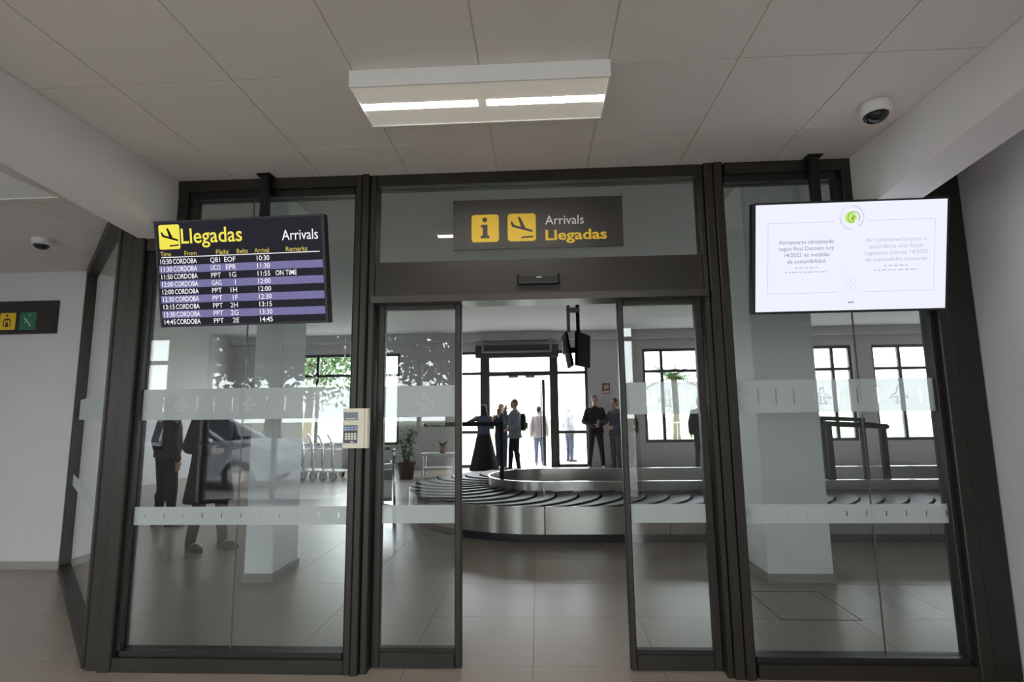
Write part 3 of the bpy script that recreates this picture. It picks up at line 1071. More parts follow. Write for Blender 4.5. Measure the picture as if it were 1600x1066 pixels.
S_ANCHOR = (CX1 - (-0.05 + 0.15)) / OVT
NP = 17
for k in range(NP):
    s0 = S_ANCHOR + k / NP
    curved_panel('skirt_panel', s0 + 0.0002, s0 + 1 / NP - 0.0002, RO - 0.02, RO, 0.10, 0.405, STEEL, 10)
for k in range(8):
    curved_panel('toe_kick', k / 8, (k + 1) / 8, RO - 0.10, RO - 0.05, 0.0, 0.10, BLACK, 12)
for k in range(8):
    curved_panel('inner_wall', k / 8 + S_ANCHOR, (k + 1) / 8 + S_ANCHOR - 0.0003, RI - 0.03, RI, 0.30, 0.525, STEEL, 12)
    curved_panel('inner_rim', k / 8 + S_ANCHOR, (k + 1) / 8 + S_ANCHOR, RI - 0.035, RI + 0.006, 0.525, 0.535, CHROME, 12)
ib = MB()
n = 64
ib.prism([oval(i / n, RI - 0.03) for i in range(n)], 0.28, 0.34, 'z')
ib.build('island_floor', BLACK, RC)
bb = MB()
for k in range(48):
    ribbon(bb, k / 48, (k + 1) / 48, RI - 0.02, 0.37, RO - 0.02, 0.37, 2)
bb.build('belt_bed', mat('belt_bed_black', (0.004, 0.004, 0.004), 0.95, spec=0.05), RC)
NPL = 84
for k in range(NPL):
    s0 = k / NPL
    pitch = 1.0 / NPL
    mb = MB()
    v = []
    nr, ns = 7, 3
    for j in range(nr + 1):
        tt = j / nr
        rad = RI + 0.012 + tt * (RO - RI - 0.030)
        bend = 0.42 / OVT * (tt ** 2.2) - 0.10 / OVT * math.sin(math.pi * tt)
        for i in range(ns + 1):
            q = i / ns
            s = s0 + bend + pitch * (q * 0.90)
            z = 0.418 - 0.019 * q
            v.append((*oval(s, rad), z))
    W_ = ns + 1
    f = [(j * W_ + i, j * W_ + i + 1, (j + 1) * W_ + i + 1, (j + 1) * W_ + i) for j in range(nr) for i in range(ns)]
    k0 = len(v)
    # lip on the raised leading edge
    for j in range(nr + 1):
        x, y, z = v[j * W_]
        v.append((x, y, z - 0.034))
    f += [(j * W_, k0 + j, k0 + j + 1, (j + 1) * W_) for j in range(nr)]
    mb.add(v, f)
    mb.build('belt_plate', RUBBER, RC)

# black tubular arms on the carousel island
ar = thing('guard_barrier', 'black cantilever bar on a post at the near end of the carousel island', 'barrier', (-0.52, 4.9, 0.34))
MB().cbox(-0.03, 0.03, -0.03, 0.03, 0, 0.93, 0.006).build('post', BLKMET, ar)
MB().cbox(-1.18, 0.03, -0.035, 0.035, 0.93, 0.995, 0.008).build('bar', BLKMET, ar)
MB().ell((-1.18, 0, 0.962), (0.03, 0.034, 0.032), 8, 12).build('bar_end', BLKMET, ar, True)
MB().cbox(-0.10, 0.10, -0.08, 0.08, 0, 0.012, 0.01).build('base_plate', BLKMET, ar)
ag = thing('guard_gantry', 'black two post frame with red tipped bar on the carousel island', 'barrier', (4.25, 4.7, 0.34))
MB().cbox(-0.04, 0.04, -0.035, 0.035, 0, 0.94, 0.006).build('post', BLKMET, ag)
MB().cbox(0.72, 0.80, -0.035, 0.035, 0, 0.88, 0.006).build('post', BLKMET, ag)
MB().prism([(-0.04, 0.88), (-0.04, 0.955), (0.82, 0.90), (0.82, 0.83)], -0.04, 0.04, 'y').build('bar', BLKMET, ag)
MB().prism([(0.08, 0.955), (0.08, 1.02), (0.74, 0.985), (0.74, 0.93)], 0.35, 0.42, 'y').build('bar', BLKMET, ag)
MB().cbox(0.68, 0.74, 0.35, 0.42, 0, 0.95, 0.006).build('post', BLKMET, ag)
MB().cbox(0.10, 0.16, 0.35, 0.42, 0, 0.97, 0.006).build('post', BLKMET, ag)
MB().cyl((0.82, 0, 0.865), (0.85, 0, 0.863), 0.033, 0.026, 14).build('tip', mat('red_plastic', (0.5, 0.04, 0.03), 0.4), ag)
B(0.70, 0.72, 0.04, 0.35, 0.88, 0.92).build('tie', BLKMET, ag)
B(0.12, 0.14, 0.04, 0.35, 0.90, 0.94).build('tie', BLKMET, ag)

# hanging monitors over the carousel
MONB = mat('monitor_matt_black', (0.008, 0.008, 0.009), 0.9, spec=0.1)
hm = thing('belt_monitor', 'pair of black monitors back to back on a ceiling bracket over the carousel', 'monitor', (0.70, 5.0, 2.17))
MB().cyl((0, 0, 0.45), (0, 0, HH - 2.17), 0.03, n=12).build('drop_pole', BLKMET, hm, True)
B(-0.17, 0.03, -0.03, 0.03, 0.86, 0.94).build('bracket', mat('bracket_grey', (0.16, 0.16, 0.17), 0.5), hm)
MB().cyl((-0.15, 0, 0.55), (-0.15, 0, 0.98), 0.028, n=10).build('drop_pole', MATS['bracket_grey'], hm, True)
B(-0.15, 0.03, -0.05, 0.05, 0.22, 0.30).build('yoke', BLKMET, hm)
MB().cbox(-0.025, 0.025, -0.30, 0.30, 0, 0.52, 0.006).build('monitor', MONB, hm, loc=(0.055, 0, 0.0), rot=(0, math.radians(2), math.radians(-24)))
MB().cbox(-0.02, 0.02, -0.30, 0.30, 0, 0.52, 0.006).build('monitor', MONB, hm, loc=(-0.13, 0, 0.0), rot=(0, math.radians(-10), math.radians(3)))
B(-0.25, -0.155, -0.12, 0.12, 0.20, 0.42).build('cable_box', MATS['bracket_grey'], hm)

# air curtain over the exit
ac = thing('air_curtain', 'long dark air curtain box in a grey bracket above the exit door', 'air curtain', (-0.50, YF, 2.93))
MB().cbox(-1.12, 1.12, -0.32, -0.02, 0.0, 0.33, 0.02).build('housing', mat('air_curtain_dark', (0.045, 0.047, 0.055), 0.45), ac)
B(-1.0, 1.0, -0.30, -0.06, -0.006, 0.0).build('outlet_grille', BLACK, ac)
MB().tube([(-0.91, -0.345, 0.50), (-0.91, -0.345, 0.14), (0.91, -0.345, 0.14), (0.91, -0.345, 0.50)], 0.03, 8).build('bracket', mat('bracket_light', (0.30, 0.31, 0.34), 0.4), ac, True)
for sx in (-0.91, 0.91):
    MB().cyl((sx, -0.345, 0.50), (sx, -0.02, 0.50), 0.022, n=8).build('bracket_stay', MATS['bracket_light'], ac)

ex = thing('extinguisher_sign', 'small red and white extinguisher sign on the white facade pier', 'sign', (1.88, YF, 1.93))
B(-0.10, 0.10, -0.006, 0, 0, 0.28).build('sign_panel', mat('sign_red', (0.22, 0.03, 0.03), 0.6), ex)
B(-0.085, 0.085, -0.008, -0.006, 0.10, 0.265).build('sign_field', mat('sign_red_light', (0.34, 0.10, 0.09), 0.6), ex)
MB().cbox(-0.045, 0.0, -0.010, -0.008, 0.12, 0.22, 0.0005).box(-0.03, -0.015, -0.010, -0.008, 0.22, 0.24).box(0.02, 0.06, -0.010, -0.008, 0.13, 0.24).build('pictogram', SIGNWH, ex)
B(-0.085, 0.085, -0.008, -0.006, 0.02, 0.08).build('caption_strip', SIGNWH, ex)


# ------------------------------------------------------------------ luggage trolleys
def make_trolley(label, loc, rz, group=None):
    t = thing('luggage_trolley', label, 'trolley', loc, rz, group)
    # travels towards +x (local); handle at -x
    f = MB()
    f.tube([(0.72, -0.02, 0.16), (-0.12, -0.27, 0.20)], 0.017, 8)
    f.tube([(0.72, 0.02, 0.16), (-0.12, 0.27, 0.20)], 0.017, 8)
    f.tube([(0.30, -0.15, 0.18), (0.30, 0.15, 0.18)], 0.012, 8)
    f.tube([(0.02, -0.22, 0.195), (0.02, 0.22, 0.195)], 0.012, 8)
    f.build('base_frame', CHROME, t, True)
    for sy in (-1, 1):
        MB().tube([(-0.12, sy * 0.27, 0.12), (-0.12, sy * 0.27, 0.22), (-0.16, sy * 0.25, 0.80), (-0.24, sy * 0.25, 0.98)], 0.017, 8).build('upright', CHROME, t, True)
        MB().cyl((-0.12, sy * 0.27 - 0.022, 0.09), (-0.12, sy * 0.27 + 0.022, 0.09), 0.09, n=18).build('wheel', RUBBERT, t)
        MB().cyl((-0.12, sy * 0.27 - 0.026, 0.09), (-0.12, sy * 0.27 + 0.026, 0.09), 0.04, n=12).build('wheel_hub', MATS['bracket_grey'], t)
    MB().cyl((0.72, -0.02, 0.075), (0.72, 0.02, 0.075), 0.075, n=18).build('wheel', RUBBERT, t)
    MB().tube([(0.72, 0, 0.08), (0.70, 0, 0.17)], 0.02, 8).build('fork', CHROME, t, True)
    MB().tube([(-0.24, -0.25, 0.98), (-0.27, -0.20, 1.01), (-0.27, 0.20, 1.01), (-0.24, 0.25, 0.98)], 0.02, 8).build('handle', CHROME, t, True)
    B(-0.17, -0.145, -0.235, 0.235, 0.30, 0.72).build('advert_panel', mat('trolley_panel_grey', (0.17, 0.19, 0.20), 0.4, noise=0.1), t)
    bk = MB()
    bk.tube([(-0.16, -0.24, 0.78), (0.06, -0.20, 0.82), (0.06, 0.20, 0.82), (-0.16, 0.24, 0.78)], 0.009, 6)
    bk.tube([(-0.16, -0.24, 0.66), (0.03, -0.20, 0.68), (0.03, 0.20, 0.68), (-0.16, 0.24, 0.66)], 0.007, 6)
    for y in (-0.2, -0.1, 0.0, 0.1, 0.2):
        bk.tube([(0.06, y, 0.82), (0.03, y, 0.68), (-0.15, y, 0.66)], 0.004, 5)
    bk.build('basket', CHROME, t, True)
    B(-0.21, -0.13, -0.24, 0.24, 0.775, 0.80).build('cross_bar', WHITEP, t)
    return t


RZT = math.radians(22)
tr = make_trolley('leftmost chrome luggage trolley of the nested row by the hall windows', (-5.55, 9.05, 0), RZT, 'nested luggage trolleys')
names = ['second chrome luggage trolley from the left in the nested row', 'middle chrome luggage trolley of the nested row by the hall windows',
         'fourth chrome luggage trolley from the left in the nested row', 'rightmost chrome luggage trolley of the nested row, beside the jamb']
for k in range(1, 5):
    c = copy_tree(tr)
    c.location = (-5.55 + 0.275 * k * math.cos(RZT), 9.05 + 0.275 * k * math.sin(RZT) - 0.16 * k, 0)
    c['label'] = names[k - 1]
c = copy_tree(tr)
c.location = (-2.24, 4.15, 0)
c.rotation_euler = (0, 0, math.radians(104))
c['label'] = 'single luggage trolley parked beside the rounded end of the carousel'
c['group'] = 'luggage trolleys'

# ------------------------------------------------------------------ plants
def leafblade(mb, base, d, L, wd, droop, up=Vector((0, 0, 1)), n=5):
    d = Vector(d).normalized()
    side = d.cross(up)
    side = side.normalized() if side.length > 1e-3 else Vector((1, 0, 0))
    v = []
    for i in range(n + 1):
        q = i / n
        p = Vector(base) + d * (L * q) + Vector((0, 0, -droop * L * q * q))
        w_ = wd * math.sin(math.pi * (0.08 + 0.92 * q) ** 0.8) + 0.002
        nrm = Vector((0, 0, 0.12 * w_))
        v += [p - side * w_, p - nrm, p + side * w_]
    f = []
    for i in range(n):
        for k in (0, 1):
            a = i * 3 + k
            f.append((a, a + 1, a + 4, a + 3))
    mb.add(v, f)


random.seed(11)
pp = thing('potted_plant', 'bushy dark green plant in a tapered brown planter beyond the carousel, standing in for a reflection', 'plant', (-2.95, 8.75, 0))  # solid plant stands in for one mirrored in the sliding door glass
MB().rings([(0, 0, 0, 0.15, 0.15), (0, 0, 0.30, 0.19, 0.19), (0, 0, 0.36, 0.215, 0.215), (0, 0, 0.40, 0.215, 0.215), (0, 0, 0.385, 0.18, 0.18)], 24).build('pot', mat('brown_planter', (0.09, 0.045, 0.03), 0.5, noise=0.1), pp, True)
MB().rings([(0, 0, 0.36, 0.185, 0.185), (0, 0, 0.388, 0.17, 0.17)], 20).build('soil', mat('soil', (0.03, 0.022, 0.016), 0.95, noise=0.3), pp)
st = MB()
for a in range(7):
    t_ = a * 0.9
    st.cyl((0.04 * math.cos(t_), 0.04 * math.sin(t_), 0.37), (0.17 * math.cos(t_), 0.17 * math.sin(t_), 0.95), 0.01, 0.005, 6)
st.build('stem', LEAF, pp, True)
for k in range(110):
    mb = MB()
    a, e = random.uniform(0, 6.283), random.uniform(-0.1, 0.9)
    rb = random.uniform(0.02, 0.2)
    zb = random.uniform(0.5, 1.08)
    leafblade(mb, (rb * math.cos(a), rb * math.sin(a), zb), (math.cos(a), math.sin(a), e), random.uniform(0.13, 0.24), random.uniform(0.025, 0.045), 0.5)
    mb.build('leaf', random.choice((LEAF, LEAFD)), pp, True)
bn = thing('side_table', 'low white table carrying a small potted plant near the far windows', 'table', (-2.28, 9.15, 0))
MB().cbox(-0.42, 0.42, -0.22, 0.22, 0.50, 0.55, 0.01).build('tabletop', WHITEP, bn)
for sx in (-0.38, 0.34):
    for sy in (-0.18, 0.14):
        B(sx, sx + 0.04, sy, sy + 0.04, 0, 0.50).build('leg', WHITEP, bn)
B(-0.36, 0.36, -0.17, 0.17, 0.20, 0.225).build('lower_shelf', WHITEP, bn)
sp = thing('small_potted_plant', 'small plant in a pinkish pot on the low white table', 'plant', (-2.20, 9.13, 0.55))
MB().rings([(0, 0, 0, 0.055, 0.055), (0, 0, 0.08, 0.075, 0.075), (0, 0, 0.15, 0.09, 0.09), (0, 0, 0.145, 0.075, 0.075)], 20).build('pot', mat('pink_pot', (0.45, 0.20, 0.17), 0.5), sp, True)
MB().rings([(0, 0, -0.0, 0.07, 0.07), (0, 0, 0.012, 0.08, 0.08)], 20).build('saucer', BLACK, sp)
for k in range(22):
    mb = MB()
    a = random.uniform(0, 6.283)
    leafblade(mb, (0.03 * math.cos(a), 0.03 * math.sin(a), 0.14), (math.cos(a) * 0.7, math.sin(a) * 0.7, random.uniform(0.7, 1.6)), random.uniform(0.16, 0.30), 0.016, 0.4)
    mb.build('leaf', LEAF, sp, True)

# ------------------------------------------------------------------ outdoors
og = struct('ground_apron', B(-60, 60, YF + 0.3, 19, -0.25, -0.02), PAVE)
struct('lawn', B(-80, 80, 19, 90, -0.25, -0.03), GRASS)
struct('ground_forecourt', B(-40, 30, -45, YR - 0.25, -0.25, -0.02), mat('forecourt_paving', (0.18, 0.178, 0.175), 0.9, noise=0.15, nscale=6))
struct('lawn_forecourt', B(-60, 60, -90, -34, -0.25, -0.012), mat('dry_verge', (0.11, 0.125, 0.07), 0.9, noise=0.3))
fe = thing('garden_fence', 'thin metal bar fence along the lawn outside the far windows', 'fence', (0, 19.2, 0))
B(-16, 22, -0.02, 0.02, 0.92, 0.96).build('top_rail', MATS['bracket_light'], fe)
B(-16, 22, -0.02, 0.02, 0.12, 0.16).build('bottom_rail', MATS['bracket_light'], fe)
bar_me = B(-0.01, 0.01, -0.01, 0.01, -0.03, 1.0).mesh('fence_bar')
for k in range(190):
    mkobj('fence_bar', bar_me, MATS['bracket_light'], fe, loc=(-16 + 0.2 * k, 0, 0))


def tree(label, loc, h, cr, seed, leafm, n=900, ls_=0.16, group='trees'):
    rnd = random.Random(seed)
    t = thing('tree', label, 'tree', loc, group=group)
    MB().rings([(0, 0, -0.05, 0.05 * h, 0.05 * h), (0, 0, 0.15 * h, 0.035 * h, 0.035 * h), (0.02 * h, 0.01 * h, 0.5 * h, 0.025 * h, 0.025 * h), (0.0, 0.0, 0.8 * h, 0.01 * h, 0.01 * h)], 12).build('trunk', BARK, t, True)
    br = MB()
    ends = []
    for k in range(11):
        a = rnd.uniform(0, 6.283)
        z0 = rnd.uniform(0.35, 0.7) * h
        e = Vector((math.cos(a) * cr * rnd.uniform(0.4, 0.8), math.sin(a) * cr * rnd.uniform(0.4, 0.8), z0 + rnd.uniform(0.05, 0.25) * h))
        br.cyl((0, 0, z0), e, 0.012 * h, 0.005 * h, 7)
        ends.append(e)
    ends.append(Vector((0, 0, 0.85 * h)))
    br.build('branch', BARK, t, True)
    lf = MB()
    for k in range(n):
        c_ = rnd.choice(ends)
        p = c_ + Vector((rnd.gauss(0, cr * 0.25), rnd.gauss(0, cr * 0.25), rnd.gauss(0, cr * 0.20)))
        dd = Vector((rnd.uniform(-1, 1), rnd.uniform(-1, 1), rnd.uniform(-1, 0.6))).normalized()
        s_ = dd.cross(Vector((rnd.uniform(-1, 1), rnd.uniform(-1, 1), rnd.uniform(-1, 1)))).normalized()
        L = ls_ * rnd.uniform(0.7, 1.4)
        lf.add([p, p + dd * L * 0.5 + s_ * L * 0.3, p + dd * L, p + dd * L * 0.5 - s_ * L * 0.3], [(0, 1, 2, 3)])
    o_ = lf.build('crown', leafm, t)
    o_['kind'] = 'stuff'
    return t


tree('leafy tree outside the left hall windows', (-9.6, 18.5, 0), 5.2, 2.0, 1, LEAF, 2200, 0.22)
tree('taller tree outside the left hall windows, behind the trolleys', (-14.5, 25.5, 0), 7.0, 2.6, 2, LEAF, 2400, 0.24)
# trees facing the entrance, mirrored in the partition glass
for k, (x, y, h, cr, lb) in enumerate(((-14.0, -24.0, 8.0, 3.2, 'dark tree mirrored at the left of the left glass bay'), (-9.2, -15.0, 6.2, 2.6, 'dense dark tree mirrored behind the flight board'), (-3.0, -15.0, 6.2, 2.6, 'dark tree mirrored above the keypad in the left glass'), (1.5, -24.0, 8.5, 3.0, 'dark tree mirrored in the left sliding door'))):
    tree(lb, (x, y, 0), h, cr, 20 + k, LEAFD, 2600, 0.34)

hg = thing('hedge', 'clipped dark hedge added outside the entrance to darken the reflection in the left sliding door', 'hedge', (-3.0, -9.1, -0.02))  # invented hedge out of view, put in to darken the glass reflection
MB().cbox(-0.85, 0.85, -0.25, 0.25, 0, 1.10, 0.1).build('core', mat('hedge_core', (0.012, 0.016, 0.008), 0.95), hg)
hl = MB()
rnd = random.Random(5)
for k in range(4200):
    face = rnd.random()
    p = Vector((rnd.uniform(-0.9, 0.9), rnd.choice((-0.27, 0.27)) + rnd.gauss(0, 0.03), rnd.uniform(0.05, 1.15))) if face < 0.7 else Vector((rnd.uniform(-0.9, 0.9), rnd.uniform(-0.27, 0.27), 1.12 + rnd.gauss(0, 0.03)))
    dd = Vector((rnd.uniform(-1, 1), rnd.uniform(-1, 1), rnd.uniform(-0.6, 1))).normalized()
    sd_ = dd.cross(Vector((rnd.uniform(-1, 1), rnd.uniform(-1, 1), rnd.uniform(-1, 1)))).normalized()
    hl.add([p, p + dd * 0.04 + sd_ * 0.02, p + dd * 0.08, p + dd * 0.04 - sd_ * 0.02], [(0, 1, 2, 3)])
o = hl.build('foliage', LEAFD, hg)
o['kind'] = 'stuff'
pt = thing('palm_tree', 'palm tree with feathery fronds outside the window right of the doors', 'palm', (6.1, 20.5, 0))
MB().rings([(0, 0, -0.05, 0.22, 0.22), (0, 0, 0.4, 0.15, 0.15), (0.03, 0, 1.5, 0.13, 0.13), (0, 0, 2.6, 0.12, 0.12), (0, 0, 2.9, 0.16, 0.16)], 14).build('trunk', BARK, pt, True)
for k in range(16):
    mb = MB()
    a = k * 2.399
    el = random.uniform(0.0, 1.0)
    L = random.uniform(1.5, 2.1)
    d0 = Vector((math.cos(a), math.sin(a), el)).normalized()
    side = Vector((-math.sin(a), math.cos(a), 0))
    prev = Vector((0, 0, 2.85))
    for i in range(1, 9):
        q = i / 8
        p = Vector((0, 0, 2.85)) + d0 * L * q + Vector((0, 0, -0.75 * q * q))
        mb.cyl(prev, p, 0.016 * (1.1 - q) + 0.003, n=5)
        for sg_ in (-1, 1):
            for hh_ in (0.0, 0.5):
                b0 = prev.lerp(p, hh_)
                tip = b0 + side * sg_ * 0.45 * (1.1 - q) + d0 * 0.16 + Vector((0, 0, -0.13))
                wv = (p - prev).normalized() * 0.05
                mb.add([b0 - wv, b0 + wv, tip], [(0, 1, 2)])
        prev = p
    mb.build('frond', LEAF, pt)

# parked car outside the entrance, mirrored in the left bay
car = thing('parked_car', 'pale hatchback car mirrored in the left glass behind the standing people', 'car', (-7.3, -8.1, -0.02), math.radians(180))
CARP = mat('car_paint_silver', (0.55, 0.57, 0.60), 0.25, metal=0.4, noise=0.02)
prof = [(-2.0, 0.28), (-2.05, 0.55), (-1.95, 0.80), (-1.55, 0.92), (-0.95, 0.98), (1.75, 0.98), (2.0, 0.90), (2.05, 0.55), (2.0, 0.28), (1.62, 0.28), (1.52, 0.50), (1.28, 0.60), (1.04, 0.50), (0.94, 0.28), (-0.96, 0.28), (-1.06, 0.50), (-1.30, 0.60), (-1.54, 0.50), (-1.64, 0.28)]
mb = MB().prism(prof, -0.86, 0.86, 'y')
mb.build('body', CARP, car)
roof = MB()
lower = [(-0.95, 0.82), (1.80, 0.82)]
sec = [(-0.95, 0.98, 0.82), (-0.20, 1.40, 0.66), (1.05, 1.42, 0.66), (1.75, 0.98, 0.80)]
vv = [(x, -y, z) for x, z, y in sec] + [(x, y, z) for x, z, y in sec]
roof.add([vv[1], vv[2], vv[6], vv[5]], [(0, 1, 2, 3)])
roof.add([(x, y, z + 0.03) for x, y, z in (vv[1], vv[2], vv[6], vv[5])], [(0, 1, 2, 3)])
for a, b in ((0, 1), (1, 2), (2, 3), (4, 5), (5, 6), (6, 7)):
    roof.cyl(vv[a], vv[b], 0.035, n=8)
roof.cyl((0.35, -0.83, 0.98), (0.35, -0.67, 1.40), 0.045, n=8)
roof.cyl((0.35, 0.83, 0.98), (0.35, 0.67, 1.40), 0.045, n=8)
roof.build('roof', CARP, car)
CG = mat('car_window_dark', (0.03, 0.04, 0.05), 0.05, spec=0.8)
MB().add([vv[0], vv[1], vv[2], vv[3]], [(0, 1, 2, 3)]).build('side_window', CG, car)
MB().add([vv[4], vv[5], vv[6], vv[7]], [(0, 1, 2, 3)]).build('side_window', CG, car)
MB().add([vv[0], vv[1], vv[5], vv[4]], [(0, 1, 2, 3)]).build('windscreen', CG, car)
MB().add([vv[3], vv[2], vv[6], vv[7]], [(0, 1, 2, 3)]).build('rear_window', CG, car)
for x in (-1.30, 1.28):
    for sy in (-1, 1):
        wh = MB().cyl((x, sy * 0.68, 0.31), (x, sy * 0.88, 0.31), 0.31, n=24).build('wheel', RUBBERT, car)
        MB().cyl((x, sy * 0.70, 0.31), (x, sy * 0.89, 0.31), 0.19, n=16).build('wheel_rim', CHROME, wh)
for sy in (-1, 1):
    MB().ell((-0.75, sy * 0.96, 0.98), (0.07, 0.10, 0.07), 8, 10).build('wing_mirror', CARP, car, True)
    B(-2.045, -1.90, min(sy * 0.52, sy * 0.80), max(sy * 0.52, sy * 0.80), 0.62, 0.74).build('headlight', mat('headlight_clear', (0.75, 0.78, 0.8), 0.1), car)
    B(1.97, 2.045, min(sy * 0.55, sy * 0.82), max(sy * 0.55, sy * 0.82), 0.64, 0.84).build('tail_light', MATS['red_plastic'], car)

# ------------------------------------------------------------------ people
def remeshed(mb, voxel, smooth=4, dec=None):
    me = mb.mesh('tmp')
    o_ = bpy.data.objects.new('tmp', me)
    COL.objects.link(o_)
    r_ = o_.modifiers.new('r', 'REMESH')
    r_.mode = 'VOXEL'
    r_.voxel_size = voxel
    if smooth:
        s_ = o_.modifiers.new('s', 'SMOOTH')
        s_.iterations = smooth
        s_.factor = 0.5
    if dec:
        d_ = o_.modifiers.new('d', 'DECIMATE')
        d_.ratio = dec
    bpy.context.view_layer.update()
    out = bpy.data.meshes.new_from_object(o_.evaluated_get(bpy.context.evaluated_depsgraph_get()))
    bpy.data.objects.remove(o_)
    bpy.data.meshes.remove(me)
    return out


def limb(mb, a, b, ra, rb, el=1.0):
    mb.cyl(a, b, ra, rb, n=14, el=el)
    mb.ell(a, (ra, ra, ra), 8, 12)
    mb.ell(b, (rb, rb, rb), 8, 12)


def hand(mb, wrist, d, pn, thumb_side, curl=0.5):
    """palm and five fingers; d points along the hand, pn is the palm normal, thumb_side the direction of the thumb"""
    d = Vector(d).normalized()
    pn = Vector(pn)
    pn = (pn - d * pn.dot(d)).normalized()
    sd = d.cross(pn) * thumb_side
    wrist = Vector(wrist)
    rot = Matrix((sd, pn, d)).transposed()
    mb.ell(wrist + d * 0.05, (0.040, 0.019, 0.056), 8, 12, rot)
    mb.cyl(wrist - d * 0.02, wrist + d * 0.04, 0.026, 0.028, 10)
    for k, (off, L) in enumerate(((0.030, 0.068), (0.010, 0.076), (-0.010, 0.071), (-0.029, 0.056))):
        p = wrist + d * 0.092 + sd * off
        q = p + (d * math.cos(curl * 0.5) + pn * math.sin(curl * 0.5)) * L * 0.5
        r_ = q + (d * math.cos(curl * 1.4) + pn * math.sin(curl * 1.4)) * L * 0.5
        mb.tube([p - d * 0.02, p, q, r_], 0.0088, 8)
        mb.ell(r_, (0.0088,) * 3, 6, 8)
    p = wrist + d * 0.03 + sd * 0.034
    q = p + (d * 0.7 + sd * 0.6 + pn * 0.25).normalized() * 0.036
    r_ = q + (d * 0.95 + pn * 0.35).normalized() * 0.030
    mb.tube([p - sd * 0.01, p, q, r_], 0.0105, 8)
    mb.ell(r_, (0.0105,) * 3, 6, 8)


